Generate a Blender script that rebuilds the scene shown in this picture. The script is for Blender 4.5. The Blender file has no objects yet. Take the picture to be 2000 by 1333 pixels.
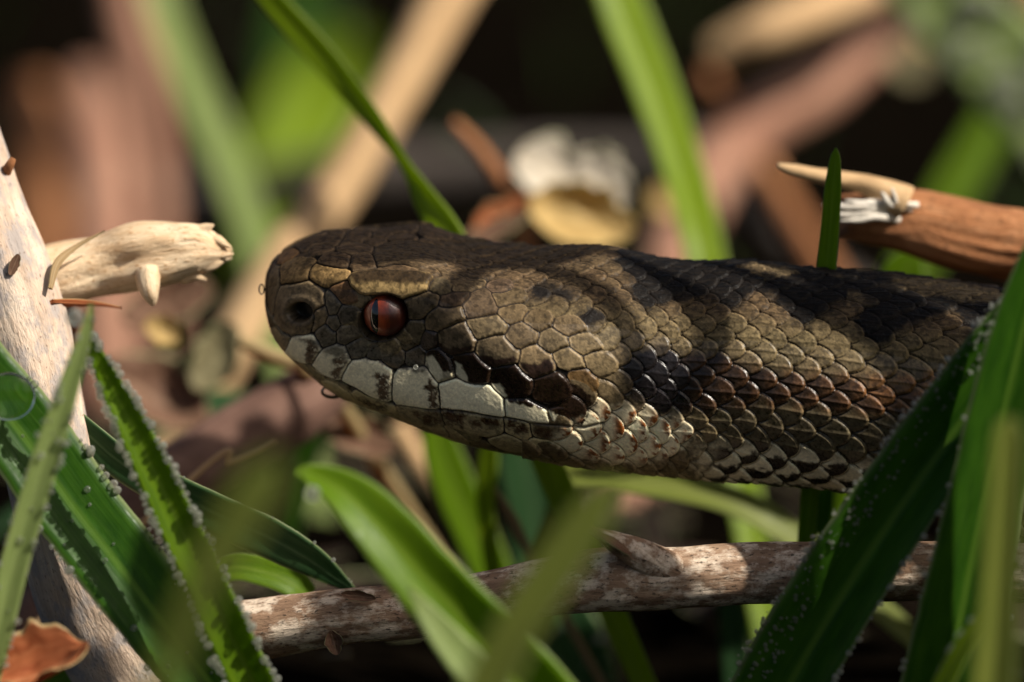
import bpy, math, random
import numpy as np
from mathutils import Vector, Matrix

# ------------------------------------------------------------------ camera, sky, sun, exposure
S = bpy.context.scene
C = S.collection
K = 0.00004            # metres per photo pixel in the plane of focus
L = 0.70               # camera distance to that plane
PITCH = math.radians(12)
TGT = np.array([0.0, 0.0, 0.034])
FW = np.array([0.0, math.cos(PITCH), -math.sin(PITCH)])
UP = np.array([0.0, math.sin(PITCH), math.cos(PITCH)])
RT = np.array([1.0, 0.0, 0.0])
CAM = TGT - FW * L

cd = bpy.data.cameras.new("camera")
cam = bpy.data.objects.new("camera", cd)
C.objects.link(cam)
cam.location = CAM
cam.rotation_euler = (math.radians(90) - PITCH, 0, 0)
cd.sensor_width = 36
cd.lens = 36 * L / (2000 * K)
cd.clip_start = 0.02
cd.clip_end = 500
cd.dof.use_dof = True
cd.dof.focus_distance = L + 0.001
cd.dof.aperture_fstop = 13.5
S.camera = cam

SUN = Vector((0.62, -0.30, 0.72)).normalized()
w = bpy.data.worlds.new("World")
S.world = w
w.use_nodes = True
nt = w.node_tree
sky = nt.nodes.new("ShaderNodeTexSky")
sky.sky_type = 'NISHITA'
sky.sun_disc = False
sky.dust_density = 5.0
sky.ozone_density = 0.2
sky.sun_elevation = math.asin(SUN.z)
sky.sun_rotation = math.atan2(SUN.x, SUN.y)
nt.links.new(sky.outputs[0], nt.nodes["Background"].inputs[0])
nt.nodes["Background"].inputs[1].default_value = 0.06
sd = bpy.data.lights.new("sun", 'SUN')
sd.energy = 5.0
sd.angle = math.radians(0.53)
sd.color = (1.0, 0.93, 0.82)
sun = bpy.data.objects.new("sun", sd)
C.objects.link(sun)
sun.rotation_euler = SUN.to_track_quat('Z', 'Y').to_euler()
S.view_settings.view_transform = 'Standard'
S.view_settings.look = 'None'
S.view_settings.gamma = 1.0
S.view_settings.exposure = 0.45
S.cycles.use_denoising = True
S.cycles.max_bounces = 8
S.cycles.transparent_max_bounces = 8
S.cycles.caustics_reflective = False
S.cycles.caustics_refractive = False

rng = np.random.default_rng(7)
random.seed(7)

# ------------------------------------------------------------------ helpers
def deep(Y):
    return Y if Y < 25 else 25 + (Y - 25) * 1.5

def P(px, py, Y):
    """point on the sight line of photo pixel (px, py) at depth Y millimetres"""
    Y = deep(Y)
    d = FW + RT * ((px - 1000) * K / L) + UP * ((667 - py) * K / L)
    t = (Y * 0.001 - CAM[1]) / d[1]
    return CAM + d * t

def pxsize(n, Y):
    Y = deep(Y)
    return n * K * (L + Y * 0.001) / L

def hash01(*a):
    h = np.zeros(np.broadcast(*a).shape, dtype=np.uint32) + np.uint32(2166136261)
    for x in a:
        h = (h ^ (np.asarray(x).astype(np.int64) & 0xffffffff).astype(np.uint32)) * np.uint32(16777619)
        h ^= h >> np.uint32(15)
        h = h * np.uint32(2246822519)
        h ^= h >> np.uint32(13)
    return (h & np.uint32(0xffffff)).astype(np.float64) / float(0xffffff)

def vnoise(x, y, z=0.0, seed=0):
    x, y, z = np.broadcast_arrays(np.asarray(x, float), np.asarray(y, float), np.asarray(z, float))
    xi, yi, zi = np.floor(x), np.floor(y), np.floor(z)
    fx, fy, fz = x - xi, y - yi, z - zi
    fx, fy, fz = [f * f * (3 - 2 * f) for f in (fx, fy, fz)]
    r = 0
    for dx in (0, 1):
        for dy in (0, 1):
            for dz in (0, 1):
                r = r + hash01(xi + dx, yi + dy, zi + dz, np.full_like(xi, seed)) * \
                    (fx if dx else 1 - fx) * (fy if dy else 1 - fy) * (fz if dz else 1 - fz)
    return r

def fbm(x, y, z=0.0, seed=0, o=4):
    r, a, s = 0, 0.5, 0
    for i in range(o):
        r = r + a * vnoise(np.asarray(x) * 2 ** i, np.asarray(y) * 2 ** i, np.asarray(z) * 2 ** i, seed + i * 17)
        s += a
        a *= 0.5
    return r / s

def sstep(a, b, x):
    t = np.clip((x - a) / (b - a), 0, 1)
    return t * t * (3 - 2 * t)

def spline(ctrl, n, closed=False):
    """Catmull-Rom through rows of ctrl, n samples"""
    c = np.asarray(ctrl, float)
    m = len(c)
    if m == 2:
        t = np.linspace(0, 1, n)[:, None]
        return c[0] * (1 - t) + c[1] * t
    e = np.vstack([2 * c[0] - c[1], c, 2 * c[-1] - c[-2]])
    t = np.linspace(0, m - 1 - 1e-9, n)
    i = t.astype(int)
    f = (t - i)[:, None]
    p0, p1, p2, p3 = e[i], e[i + 1], e[i + 2], e[i + 3]
    return 0.5 * (2 * p1 + (p2 - p0) * f + (2 * p0 - 5 * p1 + 4 * p2 - p3) * f ** 2 + (3 * p1 - p0 - 3 * p2 + p3) * f ** 3)

def mesh_obj(name, verts, faces, mat, parent=None, uv=None, smooth=True):
    me = bpy.data.meshes.new(name)
    verts = np.asarray(verts, dtype=np.float32)
    if isinstance(faces, np.ndarray):
        nf, k = faces.shape
        me.vertices.add(len(verts))
        me.vertices.foreach_set("co", verts.ravel())
        me.loops.add(nf * k)
        me.loops.foreach_set("vertex_index", faces.astype(np.int32).ravel())
        me.polygons.add(nf)
        me.polygons.foreach_set("loop_start", np.arange(0, nf * k, k, dtype=np.int32))
        me.update(calc_edges=True)
    else:
        me.from_pydata(verts.tolist(), [], faces)
    if uv is not None:
        ul = me.uv_layers.new(name="UVMap")
        li = np.empty(len(me.loops), dtype=np.int32)
        me.loops.foreach_get("vertex_index", li)
        ul.data.foreach_set("uv", np.asarray(uv, dtype=np.float32)[li].ravel())
    if smooth:
        me.polygons.foreach_set("use_smooth", np.ones(len(me.polygons), dtype=bool))
    me.materials.append(mat)
    me.update()
    o = bpy.data.objects.new(name, me)
    C.objects.link(o)
    if parent is not None:
        o.parent = parent
        o.matrix_parent_inverse = parent.matrix_world.inverted()
    return o

def empty(name, loc):
    o = bpy.data.objects.new(name, None)
    C.objects.link(o)
    o.location = loc
    o.empty_display_size = 0.005
    o.matrix_world = Matrix.Translation(Vector(loc))
    return o

def tag(o, label, cat=None, group=None, kind=None):
    if label:
        o["label"] = label
    if cat:
        o["category"] = cat
    if group:
        o["group"] = group
    if kind:
        o["kind"] = kind
    return o

def grid_faces(nr, nc, closed=False):
    r = np.arange(nr - 1)[:, None]
    c = np.arange(nc if closed else nc - 1)[None, :]
    c2 = (c + 1) % nc
    a = r * nc + c
    b = r * nc + c2
    d = (r + 1) * nc + c
    e = (r + 1) * nc + c2
    return np.stack([a, b, e, d], -1).reshape(-1, 4)

# ------------------------------------------------------------------ materials
class NT:
    def __init__(s, name):
        s.m = bpy.data.materials.new(name)
        s.m.use_nodes = True
        s.t = s.m.node_tree
        s.b = s.t.nodes["Principled BSDF"]
        s.out = s.t.nodes["Material Output"]
    def n(s, t, **kw):
        x = s.t.nodes.new("ShaderNode" + t)
        for k, v in kw.items():
            setattr(x, k, v)
        return x
    def l(s, a, b):
        s.t.links.new(a, b)
    def uv(s, scale):
        c = s.n("UVMap")
        m = s.n("Mapping")
        m.inputs["Scale"].default_value = scale
        s.l(c.outputs[0], m.inputs[0])
        return m.outputs[0]
    def obj(s, scale):
        c = s.n("TexCoord")
        m = s.n("Mapping")
        m.inputs["Scale"].default_value = (scale,) * 3 if not isinstance(scale, tuple) else scale
        s.l(c.outputs["Object"], m.inputs[0])
        return m.outputs[0]
    def noise(s, vec, scale=1.0, detail=5, rough=0.6):
        x = s.n("TexNoise")
        x.inputs["Scale"].default_value = scale
        x.inputs["Detail"].default_value = detail
        x.inputs["Roughness"].default_value = rough
        s.l(vec, x.inputs["Vector"])
        return x.outputs["Fac"]
    def ramp(s, fac, stops):
        r = s.n("ValToRGB")
        e = r.color_ramp.elements
        while len(e) < len(stops):
            e.new(0.5)
        for el, (p, c) in zip(e, stops):
            el.position = p
            el.color = (*c, 1) if len(c) == 3 else c
        s.l(fac, r.inputs[0])
        return r.outputs[0]
    def mix(s, fac, a, b, mode='MIX'):
        x = s.n("MixRGB", blend_type=mode)
        for i, v in ((0, fac), (1, a), (2, b)):
            if hasattr(v, "is_output"):
                s.l(v, x.inputs[i])
            else:
                x.inputs[i].default_value = v if i == 0 else (*v, 1)
        return x.outputs[0]
    def bump(s, h, strength, dist):
        b = s.n("Bump")
        b.inputs["Strength"].default_value = strength
        b.inputs["Distance"].default_value = dist
        s.l(h, b.inputs["Height"])
        return b.outputs[0]

def mat_wood(name, stops, fleck=(0.05, 0.035, 0.025), fleck_at=0.62, rough=0.8, bump=0.00018, grain=(0.9, 0.16, 1), pale=None):
    m = NT(name)
    g = m.noise(m.uv(grain), 2.2, 7, 0.65)
    big = m.noise(m.uv((0.28, 0.10, 1)), 1.3, 4, 0.6)
    f = m.mix(0.5, g, big)
    col = m.ramp(f, stops)
    if pale:
        pn = m.noise(m.uv((0.55, 0.32, 1)), 1.0, 6, 0.7)
        pm = m.ramp(pn, [(0.47, (0, 0, 0)), (0.58, (1, 1, 1))])
        col = m.mix(pm, col, pale)
    fn = m.noise(m.uv((2.6, 0.9, 1)), 1.7, 4, 0.6)
    fm = m.ramp(fn, [(fleck_at, (0, 0, 0)), (fleck_at + 0.08, (0.85, 0.85, 0.85))])
    col = m.mix(fm, col, fleck)
    m.l(col, m.b.inputs["Base Color"])
    m.b.inputs["Roughness"].default_value = rough
    m.b.inputs["Specular IOR Level"].default_value = 0.25
    hh = m.mix(0.35, g, fn, 'SUBTRACT')
    m.l(m.bump(hh, 0.9, bump), m.b.inputs["Normal"])
    return m.m

def mat_blade(name, dark, light, trans, tfac=0.45, rough=0.38, rib=(0.30, 0.42, 0.12), spot=None):
    m = NT(name)
    u = m.n("UVMap")
    sp = m.n("SeparateXYZ")
    m.l(u.outputs[0], sp.inputs[0])
    nz = m.noise(m.uv((2.0, 0.12, 1)), 2.0, 5, 0.6)
    col = m.ramp(nz, [(0.3, dark), (0.72, light)])
    veins = m.noise(m.uv((14.0, 0.03, 1)), 1.0, 2, 0.5)
    col = m.mix(m.ramp(veins, [(0.5, (0, 0, 0)), (0.75, (0.35, 0.35, 0.35))]), col, rib)
    ab = m.n("Math", operation='ABSOLUTE')
    m.l(sp.outputs[0], ab.inputs[0])
    midr = m.ramp(ab.outputs[0], [(0.03, (0.8, 0.8, 0.8)), (0.12, (0, 0, 0))])
    col = m.mix(midr, col, rib)
    edge = m.ramp(ab.outputs[0], [(0.90, (0, 0, 0)), (0.98, (0.6, 0.6, 0.6))])
    col = m.mix(edge, col, (0.36, 0.40, 0.20))
    if spot:
        sn = m.noise(m.uv((1.6, 0.5, 1)), 1.5, 3, 0.6)
        col = m.mix(m.ramp(sn, [(0.60, (0, 0, 0)), (0.70, (0.8, 0.8, 0.8))]), col, spot)
    m.l(col, m.b.inputs["Base Color"])
    rn = m.noise(m.uv((3, 0.8, 1)), 2.0, 4, 0.6)
    rr = m.ramp(rn, [(0.3, (rough - 0.1,) * 3), (0.7, (rough + 0.15,) * 3)])
    m.l(rr, m.b.inputs["Roughness"])
    m.b.inputs["Specular IOR Level"].default_value = 0.18
    nrm = m.bump(veins, 0.5, 0.00008)
    m.l(nrm, m.b.inputs["Normal"])
    tr = m.n("BsdfTranslucent")
    m.l(m.mix(0.35, trans, col), tr.inputs["Color"])
    m.l(nrm, tr.inputs["Normal"])
    mx = m.n("MixShader")
    mx.inputs[0].default_value = tfac
    m.l(m.b.outputs[0], mx.inputs[1])
    m.l(tr.outputs[0], mx.inputs[2])
    m.l(mx.outputs[0], m.out.inputs[0])
    return m.m

M = {}
M['grass_mid'] = mat_blade("grass_mid_green", (0.075, 0.16, 0.005), (0.17, 0.28, 0.008), (0.36, 0.56, 0.008), 0.5, rib=(0.20, 0.30, 0.03))
M['grass_bright'] = mat_blade("grass_bright_green", (0.14, 0.225, 0.004), (0.24, 0.35, 0.007), (0.50, 0.62, 0.008), 0.5, rib=(0.28, 0.36, 0.04))
M['grass_deep'] = mat_blade("grass_deep_green", (0.015, 0.06, 0.004), (0.045, 0.13, 0.008), (0.14, 0.34, 0.006), 0.45, rib=(0.10, 0.20, 0.02))
M['grass_blue'] = mat_blade("grass_blue_green", (0.02, 0.065, 0.022), (0.05, 0.11, 0.04), (0.10, 0.22, 0.04), 0.3, rib=(0.10, 0.18, 0.08))
M['grass_pale'] = mat_blade("grass_pale_green", (0.18, 0.25, 0.07), (0.30, 0.37, 0.13), (0.34, 0.44, 0.06), 0.4, rib=(0.32, 0.40, 0.14))
M['grass_olive'] = mat_blade("grass_olive", (0.13, 0.17, 0.025), (0.24, 0.27, 0.05), (0.34, 0.40, 0.03), 0.45, rib=(0.26, 0.28, 0.08))
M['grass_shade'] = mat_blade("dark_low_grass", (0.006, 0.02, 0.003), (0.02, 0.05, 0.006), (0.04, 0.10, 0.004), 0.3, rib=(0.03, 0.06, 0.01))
M['straw'] = mat_blade("dry_straw", (0.24, 0.15, 0.07), (0.46, 0.33, 0.17), (0.45, 0.30, 0.10), 0.3, 0.55, rib=(0.5, 0.38, 0.22))
M['wood_pale'] = mat_wood("weathered_pale_wood", [(0.3, (0.30, 0.21, 0.15)), (0.5, (0.54, 0.41, 0.31)), (0.7, (0.72, 0.60, 0.48))],
                          fleck=(0.16, 0.10, 0.07), fleck_at=0.60, bump=0.0003, pale=(0.36, 0.31, 0.28))
M['wood_stub'] = mat_wood("bare_broken_wood", [(0.3, (0.48, 0.28, 0.13)), (0.48, (0.66, 0.48, 0.30)), (0.7, (0.78, 0.66, 0.48))],
                          fleck=(0.40, 0.20, 0.08), fleck_at=0.58, bump=0.0004)
M['bark_brown'] = mat_wood("brown_stick_bark", [(0.3, (0.11, 0.065, 0.04)), (0.5, (0.26, 0.16, 0.10)), (0.7, (0.42, 0.29, 0.19))],
                           fleck=(0.03, 0.02, 0.014), fleck_at=0.57, bump=0.00025, pale=(0.66, 0.54, 0.42))
M['bark_red'] = mat_wood("red_brown_bark", [(0.3, (0.16, 0.06, 0.025)), (0.5, (0.34, 0.14, 0.055)), (0.7, (0.50, 0.25, 0.12))],
                         fleck=(0.06, 0.03, 0.015), fleck_at=0.58, bump=0.0005)
M['wood_tan'] = mat_wood("tan_dead_stem", [(0.3, (0.30, 0.18, 0.085)), (0.5, (0.46, 0.30, 0.155)), (0.7, (0.56, 0.39, 0.22))],
                         fleck=(0.25, 0.14, 0.07), fleck_at=0.70, bump=0.0001)
M['stem_pink'] = mat_wood("pinkish_dead_stem", [(0.3, (0.12, 0.048, 0.03)), (0.5, (0.25, 0.125, 0.08)), (0.7, (0.40, 0.25, 0.17))],
                          fleck=(0.14, 0.05, 0.04), fleck_at=0.66, bump=0.0001)
M['stem_shaded'] = mat_wood('shade_dimmed_stick', [(0.3, (0.05, 0.025, 0.018)), (0.5, (0.13, 0.07, 0.05)), (0.7, (0.22, 0.13, 0.095))], fleck=(0.03, 0.015, 0.012), fleck_at=0.6)  # the snake's shadow is put into this darker stick colour
M['wood_grey'] = mat_wood("grey_dead_wood", [(0.3, (0.03, 0.026, 0.02)), (0.5, (0.08, 0.065, 0.055)), (0.7, (0.15, 0.125, 0.10))],
                          fleck=(0.03, 0.025, 0.02), fleck_at=0.62)
M['wood_white'] = mat_wood("split_white_wood", [(0.3, (0.55, 0.48, 0.40)), (0.5, (0.72, 0.66, 0.57)), (0.7, (0.82, 0.78, 0.70))],
                           fleck=(0.4, 0.28, 0.18), fleck_at=0.70)
M['leaf_pale'] = mat_blade("pale_dead_leaf", (0.50, 0.43, 0.33), (0.74, 0.68, 0.57), (0.55, 0.45, 0.28), 0.3, 0.7, rib=(0.6, 0.5, 0.36))
M['leaf_yellow'] = mat_blade("yellow_dead_leaf", (0.42, 0.27, 0.09), (0.66, 0.48, 0.20), (0.6, 0.40, 0.10), 0.35, 0.6, rib=(0.6, 0.45, 0.2))
M['leaf_orange'] = mat_blade("orange_dead_leaf", (0.30, 0.08, 0.03), (0.55, 0.20, 0.08), (0.6, 0.18, 0.04), 0.35, 0.5, rib=(0.5, 0.22, 0.1))
M['leaf_brown'] = mat_blade("brown_dead_leaf", (0.09, 0.045, 0.028), (0.22, 0.12, 0.075), (0.20, 0.08, 0.03), 0.2, 0.65, rib=(0.26, 0.16, 0.1))
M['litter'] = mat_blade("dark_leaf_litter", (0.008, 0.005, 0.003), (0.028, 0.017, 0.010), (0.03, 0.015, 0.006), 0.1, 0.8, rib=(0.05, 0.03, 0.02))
M['leaf_olive'] = mat_blade("olive_dead_leaf", (0.16, 0.14, 0.07), (0.30, 0.26, 0.14), (0.25, 0.2, 0.06), 0.25, 0.6, rib=(0.3, 0.27, 0.15))

def mat_soil():
    m = NT("dark_peaty_soil")
    n1 = m.noise(m.obj(120.0), 1.0, 8, 0.7)
    n2 = m.noise(m.obj(900.0), 1.0, 5, 0.7)
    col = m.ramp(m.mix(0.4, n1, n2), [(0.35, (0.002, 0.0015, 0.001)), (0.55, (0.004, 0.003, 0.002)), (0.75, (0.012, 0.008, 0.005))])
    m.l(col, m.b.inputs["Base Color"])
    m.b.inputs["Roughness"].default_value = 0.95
    m.b.inputs["Specular IOR Level"].default_value = 0.0
    m.l(m.bump(n2, 1.0, 0.0008), m.b.inputs["Normal"])
    return m.m
M['soil'] = mat_soil()

def mat_water(name, backlit):
    m = NT(name)
    tr = m.n("BsdfTransparent"); tr.inputs[0].default_value = (0.97, 0.98, 0.97, 1)
    gl = m.n("BsdfGlossy"); gl.inputs["Roughness"].default_value = 0.03
    fr = m.n("Fresnel"); fr.inputs["IOR"].default_value = 1.40
    mx = m.n("MixShader")
    m.l(fr.outputs[0], mx.inputs[0]); m.l(tr.outputs[0], mx.inputs[1]); m.l(gl.outputs[0], mx.inputs[2])
    rf = m.n("BsdfRefraction"); rf.inputs["IOR"].default_value = 1.2; rf.inputs["Roughness"].default_value = 0.0
    m2 = m.n("MixShader"); m2.inputs[0].default_value = 0.0
    m.l(mx.outputs[0], m2.inputs[1]); m.l(rf.outputs[0], m2.inputs[2])
    di = m.n("BsdfTranslucent"); di.inputs[0].default_value = (0.85, 0.86, 0.78, 1)  # backlit glow of the beads put in as a pale translucent colour
    m3 = m.n("MixShader"); m3.inputs[0].default_value = backlit
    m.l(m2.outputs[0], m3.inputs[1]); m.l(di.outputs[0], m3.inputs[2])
    m.l(m3.outputs[0], m.out.inputs[0])
    return m.m
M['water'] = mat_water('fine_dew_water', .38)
_l = NT('lens_drop_water')
_l.b.inputs['Base Color'].default_value = (.98, 1, .98, 1)
_l.b.inputs['Roughness'].default_value = 0.0
_l.b.inputs['IOR'].default_value = 1.333
_l.b.inputs['Transmission Weight'].default_value = 1.0
M['water_lens'] = _l.m
M['water_clear'] = mat_water('clear_drop_water', .03)

# ------------------------------------------------------------------ ground
def ground_z(x, y):
    """height of the ground (metres) at x, y"""
    x, y = np.asarray(x, float), np.asarray(y, float)
    near = np.exp(-(x ** 2 + y ** 2) / (2 * 0.5 ** 2))
    h = (fbm(x * 30 + 5, y * 30 + 3, seed=3, o=4) - 0.5) * 0.010 * near
    h = h + (fbm(x * 3 + 1, y * 3 + 2, seed=9, o=3) - 0.5) * 0.03 * sstep(0.3, 1.5, np.hypot(x, y))
    return h - 0.002

def axis():
    a = np.linspace(0, 0.45, 120)
    b = 0.45 * (80 / 0.45) ** np.linspace(0, 1, 60)[1:]
    p = np.concatenate([a, b])
    return np.concatenate([-p[:0:-1], p])
ax = axis()
gx, gy = np.meshgrid(ax, ax + 0.1)
gv = np.stack([gx, gy, ground_z(gx, gy)], -1).reshape(-1, 3)
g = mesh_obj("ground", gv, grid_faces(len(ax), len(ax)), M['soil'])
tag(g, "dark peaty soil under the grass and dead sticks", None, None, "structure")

# ------------------------------------------------------------------ the adder
def Zm(ox, oy, f, pts):
    return [(ox + x / f, oy + y / f) for x, y in pts]
R1 = lambda *p: Zm(480, 420, 4.762, p)
R2 = lambda *p: Zm(480, 640, 4.762, p)
R4 = lambda *p: Zm(860, 680, 4.762, p)
RZ = lambda *p: Zm(820, 540, 5.553, p)

TOP = np.array([(511.5,566),(513,550),(517,535),(522,523),(530,510),(545,494),(560,483),(580,471),(610,459),(640,453),(690,449),(720,449),(740,447),
    (780,443),(810,441),(840,444),(860,449),(880,457),(900,462),(920,469),(950,474),(1000,480),(1050,484),(1100,481),(1150,481),
    (1190,483),(1220,490),(1250,498),(1290,507),(1330,513),(1380,515),(1420,513),(1470,513),(1520,519),(1560,525),(1620,529),
    (1700,535),(1750,538),(1800,545),(1860,553),(1920,562),(2000,575),(2200,605)], float)
BOT = np.array([(511.5,584),(513,600),(517,620),(522,637),(530,655),(540,670),(553,690),(570,705),(600,731),(630,757),(665,780),(720,800),
    (760,815),(820,840),(900,867),(960,881),(1030,893),(1100,907),(1150,915),(1250,928),(1350,938),(1400,943),(1500,948),
    (1600,954),(1680,966),(1760,985),(1850,1008),(1950,1035),(2000,1048),(2200,1095)], float)
WID = np.array([(511.5,6),(513,24),(517,40),(525,58),(540,79),(560,97),(600,120),(650,142),(700,158),(750,168),(800,178),(870,198),
    (950,222),(1030,236),(1100,235),(1170,220),(1250,203),(1320,196),(1400,198),(1500,205),(1600,213),(1750,223),(2000,233),(2200,238)], float)
SH = {
 'snout': [(0,1),(.45,.98),(.8,.85),(.95,.5),(1,.05),(.97,-.45),(.8,-.78),(.4,-.97),(0,-1)],
 'eye':   [(0,1),(.55,.98),(.88,.86),(.98,.62),(.96,.2),(1,-.15),(.95,-.5),(.62,-.85),(0,-1)],
 'jaw':   [(0,1),(.4,.95),(.75,.75),(.95,.4),(1,0),(.97,-.35),(.82,-.68),(.5,-.92),(0,-1)],
 'body':  [(0,1),(.42,.92),(.76,.68),(.96,.32),(1,-.05),(.94,-.42),(.76,-.74),(.45,-.94),(0,-.98)]}
SH = {k: np.array(v, float) for k, v in SH.items()}
ROLL = math.radians(20)

def build_snake():
    # ---- stations along the body, in photo pixels; beyond XS the body turns away and lies on the ground
    XS = 2100.0
    tip = 511.5 + 30 * np.linspace(0, 1, 46) ** 2
    main = np.arange(541.5 + 1.6, XS, 1.6)
    tail_len = 6200.0
    tail = XS + np.concatenate([np.arange(3.5, 900, 3.5), np.linspace(906, tail_len, 170)])
    X = np.concatenate([tip, main, tail])
    nc = len(X)
    Xc = np.minimum(X, 2200.0)
    yt = np.interp(Xc, TOP[:, 0], TOP[:, 1])
    yb = np.interp(Xc, BOT[:, 0], BOT[:, 1])
    W = np.interp(Xc, WID[:, 0], WID[:, 1])
    ker = np.hanning(15); ker /= ker.sum()
    def sm(a):
        b = np.convolve(np.pad(a, 7, mode='edge'), ker, 'valid')
        q = sstep(560, 600, X)
        return a * (1 - q) + b * q
    yt, yb, W = sm(yt), sm(yb), sm(W)
    # blend of section shapes
    kx = [511, 620, 750, 850, 1040, 1280, 9000]
    kn = ['snout', 'snout', 'eye', 'eye', 'jaw', 'body', 'body']
    ctrl = np.stack([np.stack([np.interp(X, kx, [SH[n][i, j] for n in kn]) for j in (0, 1)], -1) for i in range(9)], 1)   # nc,9,2
    ext = np.concatenate([ctrl[:, 1:2] * [-1, 1], ctrl, ctrl[:, -2:-1] * [-1, 1]], 1)
    nf = 241
    tt = np.linspace(0, 8 - 1e-9, nf)
    ii = tt.astype(int)
    f = (tt - ii)[None, :, None]
    p0, p1, p2, p3 = ext[:, ii], ext[:, ii + 1], ext[:, ii + 2], ext[:, ii + 3]
    fine = 0.5 * (2 * p1 + (p2 - p0) * f + (2 * p0 - 5 * p1 + 4 * p2 - p3) * f ** 2 + (3 * p1 - p0 - 3 * p2 + p3) * f ** 3)
    a = np.maximum(fine[..., 0], 0) * W[:, None]
    b = fine[..., 1]
    cr, sr = math.cos(ROLL), math.sin(ROLL)
    lo, hi = np.zeros(nc), np.full(nc, 600.0)
    Ht = np.maximum(yb - yt, 4)
    for _ in range(40):
        mid = (lo + hi) / 2
        V1 = mid[:, None] * b * cr
        ext_ = np.maximum((V1 + a * sr).max(1), (V1 - a * sr).max(1)) - np.minimum((V1 + a * sr).min(1), (V1 - a * sr).min(1))
        big = ext_ > Ht
        hi = np.where(big, mid, hi)
        lo = np.where(big, lo, mid)
    sb = np.maximum((lo + hi) / 2, 1.0)
    b = b * sb[:, None]
    cy = yt + (b * cr + a * sr).max(1)
    # far tail taper
    tl = np.clip((X - XS) / tail_len, 0, 1)
    tap = np.where(tl > 0, np.clip(1.12 - 1.10 * np.clip((tl - .35) / .65, 0, 1) ** 1.3, .02, 1.0), 1.0)
    a = a * tap[:, None]
    b = b * tap[:, None]
    # arc length and resampling over signed t
    seg = np.hypot(np.diff(a, axis=1), np.diff(b, axis=1))
    arc = np.concatenate([np.zeros((nc, 1)), np.cumsum(seg, 1)], 1)
    per = arc[:, -1]
    ts = np.concatenate([np.linspace(-1, -.42, 50)[:-1], np.linspace(-.42, 0, 150)[:-1], np.linspace(0, .84, 380)[:-1], np.linspace(.84, 1, 36)[:-1]])
    nr = len(ts)
    ta = np.abs(ts)
    A = np.empty((nc, nr)); B = np.empty((nc, nr))
    for c in range(nc):
        A[c] = np.interp(ta * per[c], arc[c], a[c]) * np.sign(ts)
        B[c] = np.interp(ta * per[c], arc[c], b[c])
    iy = cy[:, None] - (B * cr - A * sr)
    dep = -(A * cr + B * sr)
    ix = np.broadcast_to(X[:, None], iy.shape)
    # ---- base positions: axis depth such that the near flank lies in the focus plane
    D0 = 205.0
    base = (TGT[None, None] + RT * ((ix - 1000) * K)[..., None] + UP * ((667 - iy) * K)[..., None] + FW * ((dep + D0) * K)[..., None])
    # tail part along a curve on the ground
    it = np.where(X > XS)[0]
    i0 = it[0] - 1
    O0 = TGT + RT * (XS - 1000) * K + UP * (667 - cy[i0]) * K + FW * D0 * K
    rad = 0.0093
    gnd = lambda x, y, s=1.0: (x, y, float(ground_z(x, y)) + rad * s)
    path = [O0, O0 + np.array([.018, .004, -.0035]), gnd(.088, .030, 1.1), gnd(.108, .062), gnd(.105, .10), gnd(.130, .135), gnd(.165, .13, .9), gnd(.185, .165, .45), gnd(.20, .20, .05)]
    pts = spline(path, 900)
    sl = np.concatenate([[0], np.cumsum(np.linalg.norm(np.diff(pts, axis=0), axis=1))])
    q = tl[it] * sl[-1]
    O = np.stack([np.interp(q, sl, pts[:, j]) for j in range(3)], -1)
    Tn = np.gradient(O, axis=0)
    Tn /= np.linalg.norm(Tn, axis=1)[:, None]
    Tn = Tn * sstep(0, .08, tl[it])[:, None] + RT * (1 - sstep(0, .08, tl[it]))[:, None]
    Tn /= np.linalg.norm(Tn, axis=1)[:, None]
    # dorsal axis: rolled at the neck, upright further back
    upn = cr * UP - sr * FW
    wq = sstep(0, .3, tl[it])[:, None]
    Bn = upn * (1 - wq) + np.array([0, 0, 1.0]) * wq
    Bn = Bn - (Bn * Tn).sum(1)[:, None] * Tn
    Bn /= np.linalg.norm(Bn, axis=1)[:, None]
    An = np.cross(Tn, Bn)
    base[it] = O[:, None] + An[:, None] * (A[it] * K)[..., None] + Bn[:, None] * (B[it] * K)[..., None]

    ARC = ts[None, :] * per[:, None]
    # ---- head shields traced as outlines
    polys = []   # (outline px, height, tilt, colour, tag)
    def sh(pts, h=5.0, tilt=0.0, col=None, mix=1.0):
        polys.append((np.array(pts, float), h, tilt, col, mix))
    tan_s = (0.24, 0.165, 0.085); dk = (0.05, 0.036, 0.024); nas = (0.215, 0.165, 0.105); lor = (0.135, 0.118, 0.09)
    wht = (0.64, 0.62, 0.50); crown = (0.125, 0.085, 0.052)
    sh(R1((268,398),(205,470),(160,590),(146,700),(160,850),(215,1000),(235,1040),(200,900),(180,760),(185,620),(220,520),(268,470)), 4, 0, (0.10,.065,.04))
    sh(R1((275,472),(300,500),(312,620),(290,720),(262,800),(250,900),(245,965),(215,960),(192,800),(197,660),(225,540)), 5, 0, (0.16,.12,.075))
    sh(R1((290,380),(420,315),(480,325),(470,370),(440,400),(320,470),(280,450)), 5, 0, (0.26,.15,.07))
    sh(R1((325,480),(450,415),(640,430),(620,470),(570,560),(560,610),(420,635),(330,630),(315,540)), 6, 0, tan_s)
    sh(R1((600,520),(660,470),(740,490),(950,530),(960,580),(870,630),(790,660),(700,650),(620,590)), 6, 0, (0.28,.19,.09))
    sh(R1((320,670),(440,650),(590,632),(680,685),(725,770),(728,845),(630,890),(640,980),(600,1090),(500,1112),(400,1100),(310,1030),(265,940),(265,830),(290,730)), 6, 0, nas)
    sh(R1((735,850),(752,910),(735,990),(680,1040),(600,1085),(645,980),(632,895)), 5, 0, nas)
    sh(R1((745,740),(785,715),(850,790),(872,850),(850,910),(790,925),(755,850)), 5, 0, lor)
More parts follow.
